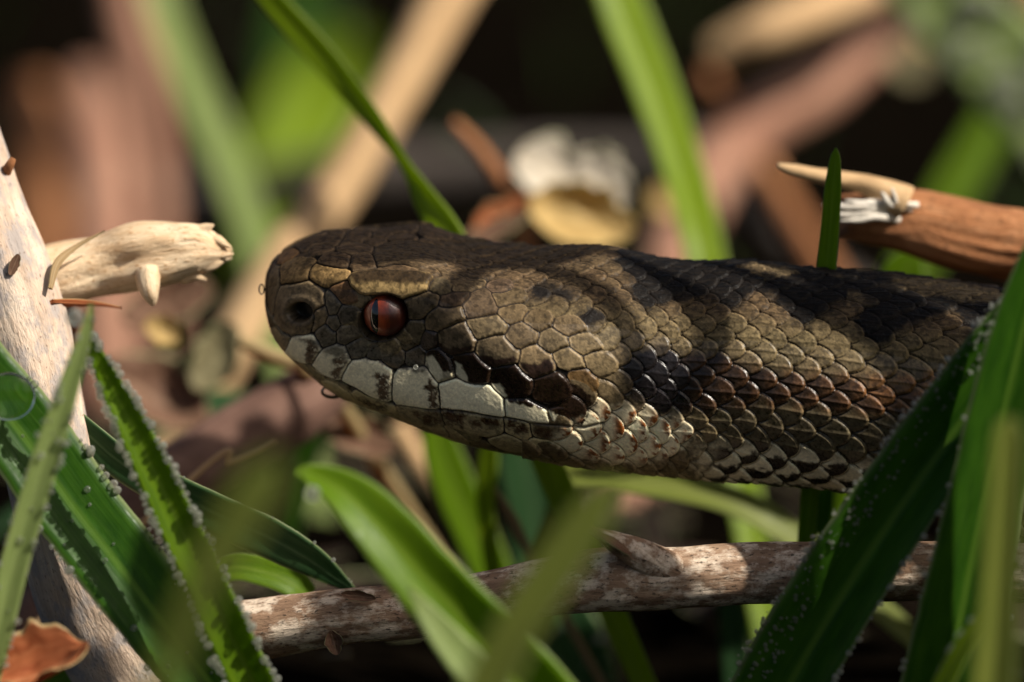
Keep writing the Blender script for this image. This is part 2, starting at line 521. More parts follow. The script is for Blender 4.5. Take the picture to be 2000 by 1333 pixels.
    sh(R1((770,960),(830,945),(865,1000),(850,1065),(800,1075),(765,1020)), 5, 0, lor)
    sh(R1((880,870),(960,845),(1040,860),(1045,960),(1000,1005),(900,1015),(865,930)), 5, 0, (0.085,.075,.06))
    sh(R1((660,1075),(740,1025),(830,1095),(830,1180),(750,1215),(680,1175)), 5, 0, lor)
    sh(R1((860,1060),(960,1020),(1050,1035),(1068,1090),(1020,1160),(900,1195),(850,1150)), 5, 0, lor)
    sh(R1((950,1210),(1080,1140),(1140,1190),(1130,1270),(1060,1330),(980,1320),(945,1260)), 5, 0, lor)
    sh(R1((810,660),(930,625),(965,690),(1020,720),(1050,800),(980,830),(880,790),(800,700)), 6, 0, (0.17,.10,.055))
    sh(R1((975,590),(1060,545),(1300,535),(1600,560),(1730,600),(1710,660),(1640,730),(1540,770),(1430,750),(1330,725),(1200,720),(1100,725),(1000,670)), 13, 0, (0.30,.22,.11))
    sh(R1((1215,520),(1420,470),(1560,510),(1600,545),(1380,537),(1240,537)), 5, 0, crown)
    sh(R1((1190,330),(1320,275),(1560,270),(1800,310),(1880,360),(1940,440),(1900,470),(1700,505),(1580,510),(1420,460),(1230,505),(1190,420)), 8, 0, (0.115,.082,.05))
    for pz in (((980,400),(1160,385),(1210,470),(1190,510),(1100,540),(980,530)),
               ((690,430),(760,380),(880,375),(955,400),(960,480),(870,510),(690,480)),
               ((830,330),(960,290),(1090,285),(1180,325),(1170,375),(970,390),(880,360)),
               ((590,370),(620,310),(700,295),(790,310),(810,345),(690,390)),
               ((1100,250),(1190,230),(1290,245),(1270,290),(1190,315),(1100,275)),
               ((440,310),(560,240),(760,180),(920,160),(900,230),(820,320),(700,290),(590,310),(560,370),(480,325)),
               ((930,160),(1100,140),(1160,155),(1150,190),(1090,260),(960,285),(850,310),(900,230)),
               ((1170,165),(1400,125),(1600,105),(1600,180),(1350,195),(1320,240),(1180,225)),
               ((1350,200),(1450,190),(1560,210),(1590,260),(1330,265)),
               ((1600,110),(1750,130),(1880,190),(1890,240),(1700,250),(1600,180)),
               ((1600,250),(1700,245),(1820,290),(1800,310),(1620,280))):
        sh(R1(*pz), 8, 0, crown)
    # behind the eye
    sh(R1((1490,790),(1560,760),(1690,735),(1800,765),(1780,830),(1700,880),(1620,960),(1540,960),(1520,880)), 6, 0, (0.11,.085,.055))
    sh(R1((1515,1000),(1620,985),(1660,1050),(1640,1130),(1580,1220),(1500,1260),(1445,1210),(1450,1130),(1510,1080)), 6, 0, (0.11,.09,.06))
    sh(R1((1720,640),(1830,610),(1920,660),(1900,730),(1830,750),(1720,710)), 5, 0, (0.10,.08,.05))
    tmp = (0.145, 0.108, 0.066)
    lit_sand = (0.24, 0.185, 0.11)  # sunlit patch painted into these cheek scales as lighter tan
    for pz, cc in ((((360,110),(560,75),(690,80),(700,120),(640,160),(430,190),(350,180)), tmp),
               (((240,230),(330,200),(520,195),(520,250),(440,310),(330,345),(220,320)), (.10,.07,.05)),
               (((560,200),(680,150),(760,190),(820,320),(830,380),(760,430),(540,465),(490,400),(480,310),(550,260)), (.11,.08,.055)),
               (((720,130),(800,70),(950,70),(1000,120),(960,180),(880,210),(760,190)), (.10,.07,.05)),
               (((770,200),(900,200),(1050,150),(1130,200),(1150,270),(1000,320),(840,350),(820,300)), (.12,.09,.055)),
               (((100,440),(180,370),(400,340),(460,370),(490,470),(400,510),(270,560),(180,595),(80,560)), tmp),
               (((510,490),(640,460),(820,445),(930,520),(945,590),(900,620),(740,660),(620,680),(560,590)), (.18,.14,.085)),
               (((210,610),(300,560),(470,490),(530,560),(610,690),(600,770),(540,810),(380,840),(240,770)), (.17,.13,.085)),
               (((850,370),(1000,320),(1130,350),(1150,410),(1080,490),(950,525),(880,450)), tmp),
               (((620,700),(880,640),(980,740),(1075,830),(1080,900),(960,950),(800,975),(640,860)), (.20,.155,.10)),
               (((930,640),(1030,530),(1150,540),(1270,620),(1285,680),(1220,740),(1060,790),(980,720)), tmp),
               (((1130,460),(1260,380),(1400,410),(1440,480),(1400,560),(1270,600),(1170,540)), tmp),
               (((1100,820),(1210,750),(1330,800),(1440,900),(1460,980),(1420,1040),(1240,1100),(1100,1000)), (.22,.165,.10)),
               (((1280,680),(1370,590),(1480,600),(1600,700),(1600,760),(1400,830),(1310,760)), (.20,.155,.095)),
               (((1440,870),(1550,790),(1660,810),(1780,930),(1780,990),(1640,1020),(1500,970)), lit_sand),
               (((1450,500),(1600,450),(1690,460),(1790,560),(1780,600),(1580,650),(1480,590)), (.16,.12,.075)),
               (((1610,690),(1740,620),(1850,650),(1960,760),(1960,800),(1760,860),(1640,770)), lit_sand),
               (((30,690),(60,610),(150,590),(190,620),(190,720),(130,770),(60,770)), (.05,.04,.035)),
               (((70,880),(150,790),(230,820),(330,910),(370,1000),(370,1080),(230,1145),(150,1080),(80,960)), (.35,.33,.25)),
               (((370,890),(570,820),(640,900),(760,1000),(780,1050),(720,1150),(560,1165),(420,1090),(380,980)), (.035,.02,.014)),
               (((790,1020),(1000,960),(1100,1050),(1240,1160),(1220,1240),(1060,1320),(950,1300),(800,1190)), (.028,.016,.011)),
               (((1240,1120),(1470,1050),(1580,1130),(1650,1250),(1500,1360),(1350,1350),(1220,1290)), (.03,.018,.012)),
               (((1600,1030),(1790,1000),(1900,1100),(1920,1180),(1850,1260),(1680,1230)), (.13,.08,.035)),
               (((1770,880),(1900,810),(2060,860),(2140,960),(2060,1050),(1900,1070),(1800,970)), lit_sand)):
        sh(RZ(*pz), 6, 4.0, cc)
    # lip and chin
    sh(R2((238,0),(300,60),(400,95),(385,160),(352,215),(300,150),(250,60)), 5, 0, (0.30,.24,.16))
    for pz in (((420,90),(600,75),(690,180),(640,280),(600,330),(480,300),(380,225),(370,200)),
               ((720,215),(830,165),(930,200),(965,290),(900,400),(860,490),(740,440),(630,350),(640,300)),
               ((985,320),(1120,300),(1260,335),(1360,415),(1345,560),(1330,690),(1180,640),(1040,550),(910,480),(915,440)),
               ((1390,415),(1540,385),(1670,370),(1740,470),(1790,560),(1805,740),(1700,755),(1500,715),(1395,690),(1375,560))):
        sh(R2(*pz), 7, 0, wht)
    for pz in (((0,330),(130,295),(400,350),(470,370),(590,500),(610,620),(480,630),(300,590),(30,560),(5,480)),
               ((600,500),(700,460),(820,500),(1000,600),(1025,700),(900,690),(700,650),(620,620)),
               ((1010,580),(1110,550),(1200,570),(1330,650),(1420,690),(1330,720),(1200,715),(1040,690))):
        sh(R4(*pz), 7, 0, wht)
    for pz, cc in ((((1140,230),(1190,165),(1270,190),(1275,240),(1230,290),(1150,280)), (.10,.085,.06)),
               (((1290,240),(1400,170),(1470,250),(1470,310),(1390,370),(1290,330)), (.13,.10,.07)),
               (((1500,230),(1600,175),(1665,240),(1660,330),(1590,365),(1500,330)), (.11,.09,.065))):
        sh(R2(*pz), 5, 0, cc)
    chin = (0.40, 0.35, 0.22)
    for pz in (((700,480),(900,560),(1020,690),(900,640),(760,560)), ((980,580),(1150,650),(1360,720),(1400,780),(1250,770),(1040,680)),
               ((1420,720),(1600,760),(1810,780),(1850,900),(1700,930),(1520,860),(1420,780))):
        sh(R2(*pz), 4, 0, chin)
    for pz in (((20,570),(220,600),(560,640),(600,720),(540,800),(420,820),(240,770),(30,700)), ((610,640),(800,690),(850,800),(780,850),(640,790),(600,720)),
               ((860,700),(1040,720),(1060,830),(960,840),(850,780)), ((450,840),(640,800),(760,870),(830,960),(640,960),(500,900)),
               ((820,850),(960,850),(1130,900),(1190,950),(1000,970),(850,920))):
        sh(R4(*pz), 4, 0, chin)

    rows = np.arange(nr)
    def to_arc(px, py):
        c = int(np.argmin(np.abs(X - px)))
        r0, r1 = int(np.argmin(iy[c])), int(np.argmax(iy[c]))
        if r0 > r1:
            r0, r1 = r1, r0
        return np.interp(py, iy[c, r0:r1 + 1], ARC[c, r0:r1 + 1])
    def sdist(qx, qa, poly):
        n = len(poly)
        d2 = np.full(qx.shape, 1e9)
        inside = np.zeros(qx.shape, bool)
        for i in range(n):
            x0, y0 = poly[i]; x1, y1 = poly[(i + 1) % n]
            ex, ey = x1 - x0, y1 - y0
            tq = np.clip(((qx - x0) * ex + (qa - y0) * ey) / (ex * ex + ey * ey + 1e-9), 0, 1)
            d2 = np.minimum(d2, (qx - x0 - tq * ex) ** 2 + (qa - y0 - tq * ey) ** 2)
            cond = ((y0 > qa) != (y1 > qa)) & (qx < ex * (qa - y0) / (y1 - y0 + 1e-12) + x0)
            inside ^= cond
        d = np.sqrt(d2)
        return np.where(inside, -d, d)

    def rounded(p):    # cut the corners of an outline
        q = []
        n = len(p)
        for i in range(n):
            q.append(p[i] * .75 + p[(i + 1) % n] * .25)
            q.append(p[i] * .25 + p[(i + 1) % n] * .75)
        return np.array(q)

    apoly = []
    for (pp, h, tilt, col, mx) in polys:
        q = np.array([(x, to_arc(x, y)) for x, y in pp])
        q = rounded(q)
        apoly.append((q, h, tilt, col))
        if q[:, 1].min() > 12:
            apoly.append((q * [1, -1], h, tilt, col))
    d1 = np.full((nc, nr), 1e3); d2 = np.full((nc, nr), 1e3)
    pid = np.full((nc, nr), -1)
    for k_, (q, h, tilt, col) in enumerate(apoly):
        c0, c1 = np.searchsorted(X, q[:, 0].min() - 12), np.searchsorted(X, q[:, 0].max() + 12)
        if c1 <= c0:
            continue
        sub = ARC[c0:c1]
        rr = np.where(((sub > q[:, 1].min() - 12) & (sub < q[:, 1].max() + 12)).any(0))[0]
        if len(rr) == 0:
            continue
        r0, r1 = rr[0], rr[-1] + 1
        qa = ARC[c0:c1, r0:r1]
        qx = np.broadcast_to(X[c0:c1, None], qa.shape)
        wob = (fbm(qx / 9.0, qa / 9.0, k_ * 3.1, seed=5, o=2) - .5) * 3.0
        sdv = sdist(qx, qa, q) + wob
        D1, D2, PI_ = d1[c0:c1, r0:r1], d2[c0:c1, r0:r1], pid[c0:c1, r0:r1]
        better = sdv < D1
        D2[...] = np.where(better, D1, np.minimum(D2, sdv))
        PI_[...] = np.where(better, k_, PI_)
        D1[...] = np.where(better, sdv, D1)
    CAP = 6.0
    claimed = d1 < CAP
    edge = np.minimum((d2 - d1) / 2, CAP - d1)
    hp = np.array([p[1] for p in apoly]); tp = np.array([p[2] for p in apoly])
    cxp = np.array([p[0][:, 0].mean() for p in apoly]); hlp = np.array([np.ptp(p[0][:, 0]) / 2 for p in apoly])
    e1 = np.clip(edge / 7.0, 0, 1)
    H_poly = hp[pid] * np.sqrt(np.clip(1 - (1 - e1) ** 2, 0, 1)) + tp[pid] * np.clip((X[:, None] - cxp[pid]) / hlp[pid], -1, 1) * sstep(0, 6, edge) + tp[pid] * .4
    H_poly = np.where(claimed, H_poly, -1e3)

    # ---- lattice of body scales
    Lx = np.interp(X, [511, 860, 1150, 1260, 1350, 1450, 1600, 1850, 9000], [44, 54, 56, 46, 47, 51, 59, 64, 66])
    SIG = np.concatenate([[0], np.cumsum(np.diff(X) / (0.5 * (Lx[1:] + Lx[:-1])))])
    tq = np.linspace(0, 1, 2001)
    hq = np.interp(tq, [0, .40, .55, .70, 1], [28, 28, 33, 44, 48])
    rowq = np.concatenate([[0], np.cumsum(690 / (.5 * (hq[1:] + hq[:-1])) * np.diff(tq))])
    ROW = np.interp(ta, tq, rowq)[None, :]
    VENT = 0.80
    side = np.where(ts < 0, -1, 1)[None, :]
    hrow = np.interp(ta, tq, hq)[None, :] / 690 * per[:, None]
    SG = SIG[:, None] + 0 * ROW
    RW = ROW + 0 * SIG[:, None]
    # slow wander so that rows are not ruler straight
    RW = RW + (fbm(SG * .35, RW * .35, side * 7.0, seed=21, o=2) - .5) * .55 * sstep(0.5, 2.0, RW)
    SG = SG + (fbm(SG * .3 + 40, RW * .3, side * 5.0, seed=22, o=2) - .5) * .7
    # which lattice cells collide with traced shields
    ni = int(SIG[-1]) + 4; nj = int(rowq[-1]) + 4
    I, J = np.meshgrid(np.arange(-2, ni), np.arange(-1, nj), indexing='ij')
    best = np.full((nc, nr), -1e3)
    bid = np.full((nc, nr), -1, dtype=np.int64)
    gap = np.full((nc, nr), 9.0); bu = np.zeros((nc, nr)); bv = np.zeros((nc, nr)); br = np.zeros((nc, nr))
    okc = np.ones((2, ni + 4, nj + 4), bool)
    for pass_ in (0, 1):
        if pass_ == 1:
            # reject scales mostly covered by shields
            sel = bid >= 0
            cov = np.bincount(bid[sel], weights=(d1[sel] < 0).astype(float), minlength=2 * (ni + 4) * (nj + 4))
            tot = np.bincount(bid[sel], minlength=2 * (ni + 4) * (nj + 4))
            okc = ~((cov > .42 * tot) & (tot > 0)).reshape(2, ni + 4, nj + 4)
            best[:] = -1e3; bid[:] = -1; gap[:] = 9.0
        for dj in (-1, 0, 1):
            j = np.rint(RW).astype(int) + dj
            off = 0.5 * (j % 2)
            for di in (-1, 0, 1):
                i = np.rint(SG - off).astype(int) + di
                sd_ = np.where((side < 0) & (j > 0), 0, 1)
                sd_ = np.broadcast_to(sd_, i.shape)
                j1 = hash01(i, j, sd_) - .5; j2 = hash01(i, j, sd_ + 7) - .5; j3 = hash01(i, j, sd_ + 13) - .5
                u = (SG - off - i - .13 * j1) / (.70 * (1 + .14 * j3))
                v = (RW - j - .16 * j2) / (1.0 * (1 + .12 * j1))
                taper = 1 - .20 * np.clip(u, -1, 1)
                r = np.abs(u) ** 2.3 + np.abs(v / taper) ** 2.0
                ok = okc[sd_, np.clip(i + 2, 0, ni + 3), np.clip(j + 1, 0, nj + 3)] & (j >= 0)
                body = .22 + .78 * (np.clip(u, -1, 1) + 1) / 2
                z = body * np.sqrt(np.clip((1 - r) * 3.2, 0, 1)) + .10 * (1 - v * v)
                z = np.where((r < 1) & ok, z, -1e3)
                gap = np.minimum(gap, np.where(ok & (r >= 1) & (u > -.25), r - 1, 9.0))
                b_ = z > best
                best = np.where(b_, z, best)
                bid = np.where(b_, (sd_ * (ni + 4) + np.clip(i + 2, 0, ni + 3)) * (nj + 4) + np.clip(j + 1, 0, nj + 3), bid)
                bu = np.where(b_, u, bu); bv = np.where(b_, v, bv); br = np.where(b_, r, br)
    Hs = np.interp(ta, [0, .15, .4, .6, .8, 1], [8, 8.5, 10, 12, 10, 6])[None, :] * np.interp(X, [511, 900, 1250, 1500, 1700, 9000], [.6, .75, .95, 1.0, 1.15, 1.1])[:, None]
    keel = np.exp(-(bv * hrow / 3.0) ** 2) * sstep(-.7, .1, bu) * np.interp(X, [511, 1200, 1400, 9000], [0, .05, 1, 1])[:, None] * np.interp(ta, [0, .55, .75], [1, 1, .3])[None, :]
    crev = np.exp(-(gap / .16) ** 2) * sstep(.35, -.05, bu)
    H_lat = np.where(best > -100, best * Hs + keel * 1.6 - crev * 3.5, -1e3)
    # broad belly plates
    vs = (SG * 1.0) % 1.0
    H_vent = 1.0 + 3.5 * vs * sstep(1.0, .93, vs)
    isv = (ta > VENT)[None, :] & (X > 1020)[:, None]
    H_lat = np.where(isv, H_vent, H_lat)
    chin_zone = (ta > .62)[None, :] & (X < 1020)[:, None]
    H_lat = np.where(chin_zone, np.where(H_lat > -100, H_lat * .45, H_lat), H_lat)

    use_poly = H_poly > np.maximum(H_lat, 0)
    H = np.where(use_poly, H_poly, np.maximum(H_lat, -0.5))
    H = np.where((H_poly < -100) & (H_lat < -100), -0.5, H)
    # tail is only coarsely sampled
    H[it] *= np.interp(tl[it], [0, .14, .2, 1], [1, 1, .4, .25])[:, None]
    # keel-like ridges and fine wrinkling on the crown and dorsal scales
    dors = (1 - sstep(.18, .30, ta))[None, :] * sstep(540, 600, X)[:, None]
    H = H + dors * (fbm(ix / 14.0, ARC / 3.2, seed=31, o=3) - .5) * 2.6
    H = H + (fbm(ix / 3.5, ARC / 3.5, seed=33, o=2) - .5) * .5
    # nostril
    nx, ny = 584.0, 609.0
    rn = np.hypot((ix - nx - 2) / 27.0, (iy - ny) / 22.0)
    near = (ts > 0)[None, :]
    far_m = np.abs(ts)
    nose = sstep(1.0, .60, rn)
    nose_n = np.where(near, nose, 0)
    nar = to_arc(nx, ny)
    rnf = np.hypot((ix - nx) / 22.0, (np.abs(ARC) - nar) / 20.0)
    nose_n = np.maximum(nose_n, np.where(near, 0, sstep(1.0, .45, rnf)))
    H = H - nose_n * 26 + np.exp(-((rn - 1.25) / .28) ** 2) * 2.2 * near
    # eye socket
    ex_, ey_, er = 750.0, 621.0, 45.0
    ear = to_arc(ex_, ey_)
    re = np.hypot(ix - ex_, np.abs(ARC) - ear)
    sock = sstep(er + 4, er - 6, re) * (np.abs(ARC) > 40)
    Hd = H * (1 - sock) - sock * 34
    # mouth groove
    mouth = np.vstack([R2((480,318),(600,345),(740,452),(900,512),(1040,566),(1180,648),(1340,706),(1500,728),(1700,765),(1812,775)),
                       R4((30,566),(300,594),(480,637),(700,657),(900,696),(1040,706),(1330,727),(1470,688))])
    ma = np.array([(x, to_arc(x, y)) for x, y in mouth])
    c0, c1 = np.searchsorted(X, 560), np.searchsorted(X, 1180)
    my = np.interp(X[c0:c1], ma[:, 0], ma[:, 1])
    dm = np.abs(np.abs(ARC[c0:c1]) - my[:, None])
    grv = np.zeros((nc, nr)); grv[c0:c1] = np.exp(-(dm / 3.0) ** 2)
    Hd = Hd - grv * 3.5
    # ---- displace along the surface normal
    gu = np.gradient(base, axis=0)
    gv_ = np.roll(base, -1, 1) - np.roll(base, 1, 1)
    nrm = np.cross(gv_, gu)
    nrm /= np.linalg.norm(nrm, axis=2)[..., None] + 1e-15
    # orient outwards
    cen = base.mean(1)[:, None]
    sgn = np.sign((nrm * (base - cen)).sum(2).mean())
    nrm *= sgn
    tipfade = np.interp(X, [511.5, 514, 525], [0, .4, 1])[:, None]
    pos = base + nrm * (Hd * K * tipfade * np.where(X > XS, tap, 1)[:, None])[..., None]

    # ---- colour
    ncode = 2 * (ni + 4) * (nj + 4)
    sid = np.where(use_poly, ncode + pid, np.where(bid >= 0, bid, -1))
    sid = np.where(isv, -1, sid)
    flat = sid.ravel()
    ok = flat >= 0
    cnt = np.bincount(flat[ok], minlength=ncode + len(apoly)) + 1e-9
    # far side takes the colour of the mirrored near side: use mirrored image rows
    r_m = np.interp(ta, ts[ts >= 0], np.where(ts >= 0)[0])
    r_lo = np.clip(r_m.astype(int), 0, nr - 1)
    iyc = np.where((ts[None, :] < 0), iy[:, r_lo], iy)
    mean_y = np.bincount(flat[ok], weights=iyc.ravel()[ok], minlength=ncode + len(apoly)) / cnt
    mean_x = np.bincount(flat[ok], weights=ix.ravel()[ok], minlength=ncode + len(apoly)) / cnt
    mean_t = np.bincount(flat[ok], weights=np.broadcast_to(ta, ix.shape).ravel()[ok], minlength=ncode + len(apoly)) / cnt

    def region(x, y, poly, soft):
        return sstep(soft, -soft, sdist(x, y, np.array(poly, float)))

    zig = [(1180,478),(1200,520),(1222,548),(1236,585),(1262,612),(1300,603),(1345,588),(1392,592),(1412,618),(1440,606),(1458,590),(1484,575),(1512,580),
           (1530,612),(1546,640),(1572,648),(1592,634),(1625,622),(1652,600),(1662,575),(1690,588),(1676,618),(1664,640),(1678,664),(1704,678),(1736,674),(1752,648),(1795,634),
           (1835,622),(1868,608),(1880,630),(1885,672),(1920,700),(1965,668),(2010,640),(2080,620),(2080,575),(1990,590),(1900,596),(1850,588),(1790,575),(1745,562),(1735,548),
           (1660,542),(1640,548),(1600,520),(1540,545),(1480,540),(1440,520),(1400,505),(1300,500)]
    strip = [(826,690),(862,668),(905,690),(950,694),(1000,722),(1060,738),(1110,744),(1150,764),(1172,800),(1166,838),(1140,834),(1085,803),(1060,800),(990,778),(960,748),(905,738),(870,722)]
    purp = [(1215,700),(1240,690),(1290,672),(1330,690),(1352,720),(1345,760),(1335,800),(1310,812),(1270,800),(1235,780),(1222,740)]
    brown = [(1290,690),(1400,690),(1480,718),(1600,730),(1720,742),(1800,762),(1900,770),(2000,760),(2100,760),(2100,830),(1900,820),(1780,812),(1640,800),(1500,790),(1420,800),(1380,812),(1330,790)]
    orange = [(1660,745),(1720,735),(1800,740),(1900,712),(1990,740),(1960,800),(1860,830),(1780,806),(1700,790)]
    lowdk = [(1390,800),(1500,795),(1650,805),(1800,822),(2000,840),(2100,850),(2100,930),(1900,905),(1700,885),(1500,870),(1420,850)]
    white2 = [(1150,806),(1190,786),(1225,792),(1262,802),(1305,812),(1350,824),(1362,850),(1340,874),(1280,896),(1190,898),(1120,886),(1075,850),(1110,822)]
    vdots = [[(1035,560),(1065,552),(1085,570),(1075,592),(1045,590)], [(1125,612),(1150,604),(1178,612),(1182,632),(1150,640),(1128,630)],
             [(1075,562),(1120,575),(1125,590),(1090,590)]]

    def pattern(x, y, t, nz, nz2):
        n = x.shape
        jx = x + (nz - .5) * 26; jy = y + (nz2 - .5) * 18
        col = np.empty(n + (3,)); col[:] = (0.170, 0.135, 0.080)
        def put(m, c):
            col[:] = col * (1 - m[..., None]) + np.array(c) * m[..., None]
        # upper flank a little greyer, sunlit patch painted on the neck as lighter tan
        put(sstep(1000, 1150, jx) * (1 - sstep(1230, 1330, jx)) * sstep(600, 650, jy), (0.23, 0.18, 0.11))
        put(1 - sstep(560, 605, jy + (jx - 900) * -.08), (0.12, 0.085, 0.052))                           # dark crown and nape
        put(sstep(1150, 1500, jx) * (1 - sstep(560, 590, jy - (jx - 1500) * .1)), (0.17, 0.13, 0.08))     # tan between zigzag
        put(region(jx, jy, brown, 10), (0.052, 0.032, 0.022))
        put(region(jx, jy, [(1335,705),(1400,700),(1470,722),(1540,740),(1560,775),(1500,795),(1430,800),(1380,812),(1340,800)], 12) * .7, (0.020, 0.013, 0.010))
        put(region(jx, jy, orange, 14) * (.15 + .6 * sstep(.40, .62, nz)), (0.22, 0.105, 0.042))
        put(region(jx, jy, lowdk, 10), (0.105, 0.088, 0.056))
        # pale lower flank with a dark row of tips
        low = sstep(858, 880, jy - np.maximum(jx - 1500, 0) * .17) * sstep(1330, 1400, jx)
        put(low, (0.60, 0.57, 0.45))
        put(region(jx, jy, zig, 7), (0.006, 0.005, 0.005))
        for v in vdots:
            put(region(jx, jy, v, 6), (0.014, 0.012, 0.012))
        put(region(jx, jy, purp, 9), (0.020, 0.017, 0.021))
        put(region(jx, jy, strip, 5), (0.022, 0.013, 0.009))
        put(region(jx, jy, white2, 8), (0.70, 0.66, 0.52))
        # chin and throat
        th = sstep(880, 895, jy - (jx - 1000) * .10) * (1 - sstep(1330, 1420, jx)) * (jx > 900)
        put(th, (0.36, 0.31, 0.19))
        fr = (1 - sstep(900, 960, jx)) * sstep(.66, .72, t)
        put(fr, (0.36, 0.31, 0.19))
        # body out of the picture carries the zigzag on
        far = sstep(2040, 2100, x)
        ph = np.abs(((x / 330.0) % 1.0) - .5) * 2
        zz = far * sstep(.17 + .15 * ph + .03, .17 + .15 * ph - .03, t)
        put(far * sstep(.45, .5, t), (0.09, 0.06, 0.04))
        put(zz, (0.013, 0.012, 0.013))
        return col

    fx, fy = ix / 11.0, ARC / 11.0
    n1 = fbm(fx, fy, 0, seed=41, o=4)
    n2 = fbm(fx + 31, fy, 0, seed=43, o=4)
    n3 = fbm(ix / 3.0, ARC / 3.0, 0, seed=47, o=3)
    vcol = pattern(ix.copy(), iyc, np.broadcast_to(ta, ix.shape), n1, n2)
    idx = np.arange(ncode + len(apoly))
    h1 = hash01(idx, idx * 3); h2 = hash01(idx + 5, idx * 7)
    used = cnt > .5
    scol = np.zeros((len(idx), 3))
    scol[used] = pattern(mean_x[used], mean_y[used], mean_t[used], np.full(used.sum(), .5), np.full(used.sum(), .5))
    scol *= (0.70 + 0.62 * h1)[:, None]
    scol[:, 0] *= 1 + .10 * (h2 - .5)
    pcol = np.array([p[3] for p in apoly])
    scol[ncode:] = pcol * (0.88 + .24 * h1[ncode:])[:, None]
    S_ = scol[np.clip(sid, 0, None)]
    m = np.where(use_poly, .25, .55)[..., None]
    # inside shields keep their own colour; the stripe and the lip still cross them
    col = np.where((sid >= 0)[..., None], S_ * (1 - m) + vcol * m, vcol)
    polymask = use_poly[..., None]
    col = np.where(polymask, S_, col)
    def over(mask, c):
        mm = mask[..., None]
        col[:] = col * (1 - mm) + np.array(c) * mm
    jx = ix + (n1 - .5) * 22; jy = iyc + (n2 - .5) * 18
    # markings that cross the shields
    over(region(jx, jy, strip, 3) * use_poly, (0.020, 0.011, 0.007))
    # brown hind edges of the lip shields, dusky tops
    lipx = [R2((690,180),(640,330),(560,330),(600,100)), R2((850,260),(965,290),(870,490),(800,470),(830,330)), R2((1200,400),(1290,430),(1345,420),(1335,690),(1215,650),(1240,540)),
            R2((1700,480),(1740,470),(1805,600),(1805,750),(1700,750),(1690,600))]
    for q in lipx:
        over(region(ix + (n1 - .5) * 26, iyc + (n2 - .5) * 22, q, 6) * sstep(.28, .52, .45 * n1 + .55 * n3) * .95, (0.075, 0.036, 0.015))
    dusk = [(560,655),(700,672),(760,690),(840,712),(840,730),(790,722),(760,712),(700,702),(640,690),(610,672)]
    over(region(ix + (n1 - .5) * 20, iyc + (n2 - .5) * 16, dusk, 6) * .8, (0.10, 0.095, 0.08))
    for q in (R4((0,560),(250,610),(230,720),(30,700)), R4((280,640),(540,640),(590,720),(420,730),(300,700)), R4((610,650),(800,700),(840,800),(700,780),(610,720)), R4((880,720),(1050,740),(1040,830),(900,800)),
              R2((1020,640),(1300,720),(1290,770),(1100,720)), R2((1560,780),(1800,800),(1850,900),(1650,890))):
        over(region(ix + (n1 - .5) * 26, iyc + (n2 - .5) * 20, q, 5) * sstep(.30, .48, n3 * .5 + n1 * .5), (0.062, 0.030, 0.013))
    # the pale front corner of the dark cheek shields
    for q in (R4((150,130),(200,140),(270,300),(200,300),(150,250)), R4((480,330),(560,320),(630,430),(600,465),(520,430)), RZ((80,900),(150,850),(260,1010),(270,1100),(200,1130),(110,1020))):
        over(region(ix + (n1 - .5) * 8, iyc + (n2 - .5) * 8, q, 2.5), (0.46, 0.45, 0.36))
    # dark lower rims of the cheek scales above the stripe
    for q in (RZ((240,770),(380,840),(540,810),(600,770),(560,740),(400,770)), RZ((640,860),(800,880),(960,880),(1040,860),(1080,900),(960,950),(800,975)), RZ((1100,930),(1200,940),(1300,960),(1340,900),(1440,920),(1460,980),(1420,1040),(1240,1100),(1100,1000))):
        over(region(ix + (n1 - .5) * 10, iyc + (n2 - .5) * 10, q, 3), (0.035, 0.020, 0.016))
    # tan face of the brow shield under its dark upper edge
    over(region(ix, iyc + (n1 - .5) * 8, R1((960,570),(1060,540),(1300,525),(1600,550),(1740,590),(1725,668),(1500,664),(1200,652),(1040,648)), 5) * use_poly * .95, (0.035, 0.023, 0.014))
    # white flecks on the throat scales' tips turn rusty
    w2 = region(ix, iyc, white2, 10) * (~use_poly)
    rust = sstep(.15, .7, bu) * sstep(.40, .56, n1)
    over(w2 * rust, (0.26, 0.085, 0.018))
    ot = region(ix, iyc, [(1340,700),(1500,715),(1700,730),(1990,730),(1990,830),(1800,815),(1500,800),(1360,790)], 14) * (~use_poly)
    over(ot * sstep(.15, .8, bu + (n1 - .5) * .6) * np.interp(ix, [1340, 1650, 1800, 2000], [.15, .35, .8, .6]), (0.24, 0.11, 0.042))
    # lower flank: dark hind lower corner on each pale scale
    lowr = sstep(852, 872, iyc - np.maximum(ix - 1500, 0) * .17) * sstep(1360, 1420, ix) * (~use_poly)
    corner = sstep(-.05, .30, bv * side * np.sign(side) + .35 * bu + (n1 - .5) * .8)
    over(lowr * corner * .96, (0.018, 0.012, 0.009))
    # mottling, darker skin and painted contact shade between the scales, thin pale rim at the free edge
    lat = (~use_poly) & (bid >= 0) & (~isv)
    ed = np.where(lat, np.clip(1 - br, 0, 1), np.clip(edge / 8.0, 0, 1))
    rim = np.where(lat, np.exp(-((1 - br - .16) / .10) ** 2) * sstep(-.1, .4, bu) * .55, np.exp(-((edge - 3.0) / 1.6) ** 2) * .55)
    pale_w = sstep(.26, .38, col.mean(2))
    col *= (np.array([1.05, .985, .85]) * (.80 + .30 * pale_w)[..., None])
    mott = .50 + 1.0 * n3 * (.5 + 1.0 * n1)
    blot = fbm(ix / 7.0, ARC / 7.0, 5.0, seed=53, o=3)
    mott = mott * (1 - .45 * sstep(.52, .64, blot))
    mott = mott * (1 - pale_w * .75) + pale_w * .75
    col *= mott[..., None]
    col *= (1 + .50 * rim)[..., None]
    skin = np.where(use_poly, sstep(2.2, .6, edge), np.where(lat, np.maximum(sstep(.08, .0, 1 - br) * .6, crev * .88), 0))
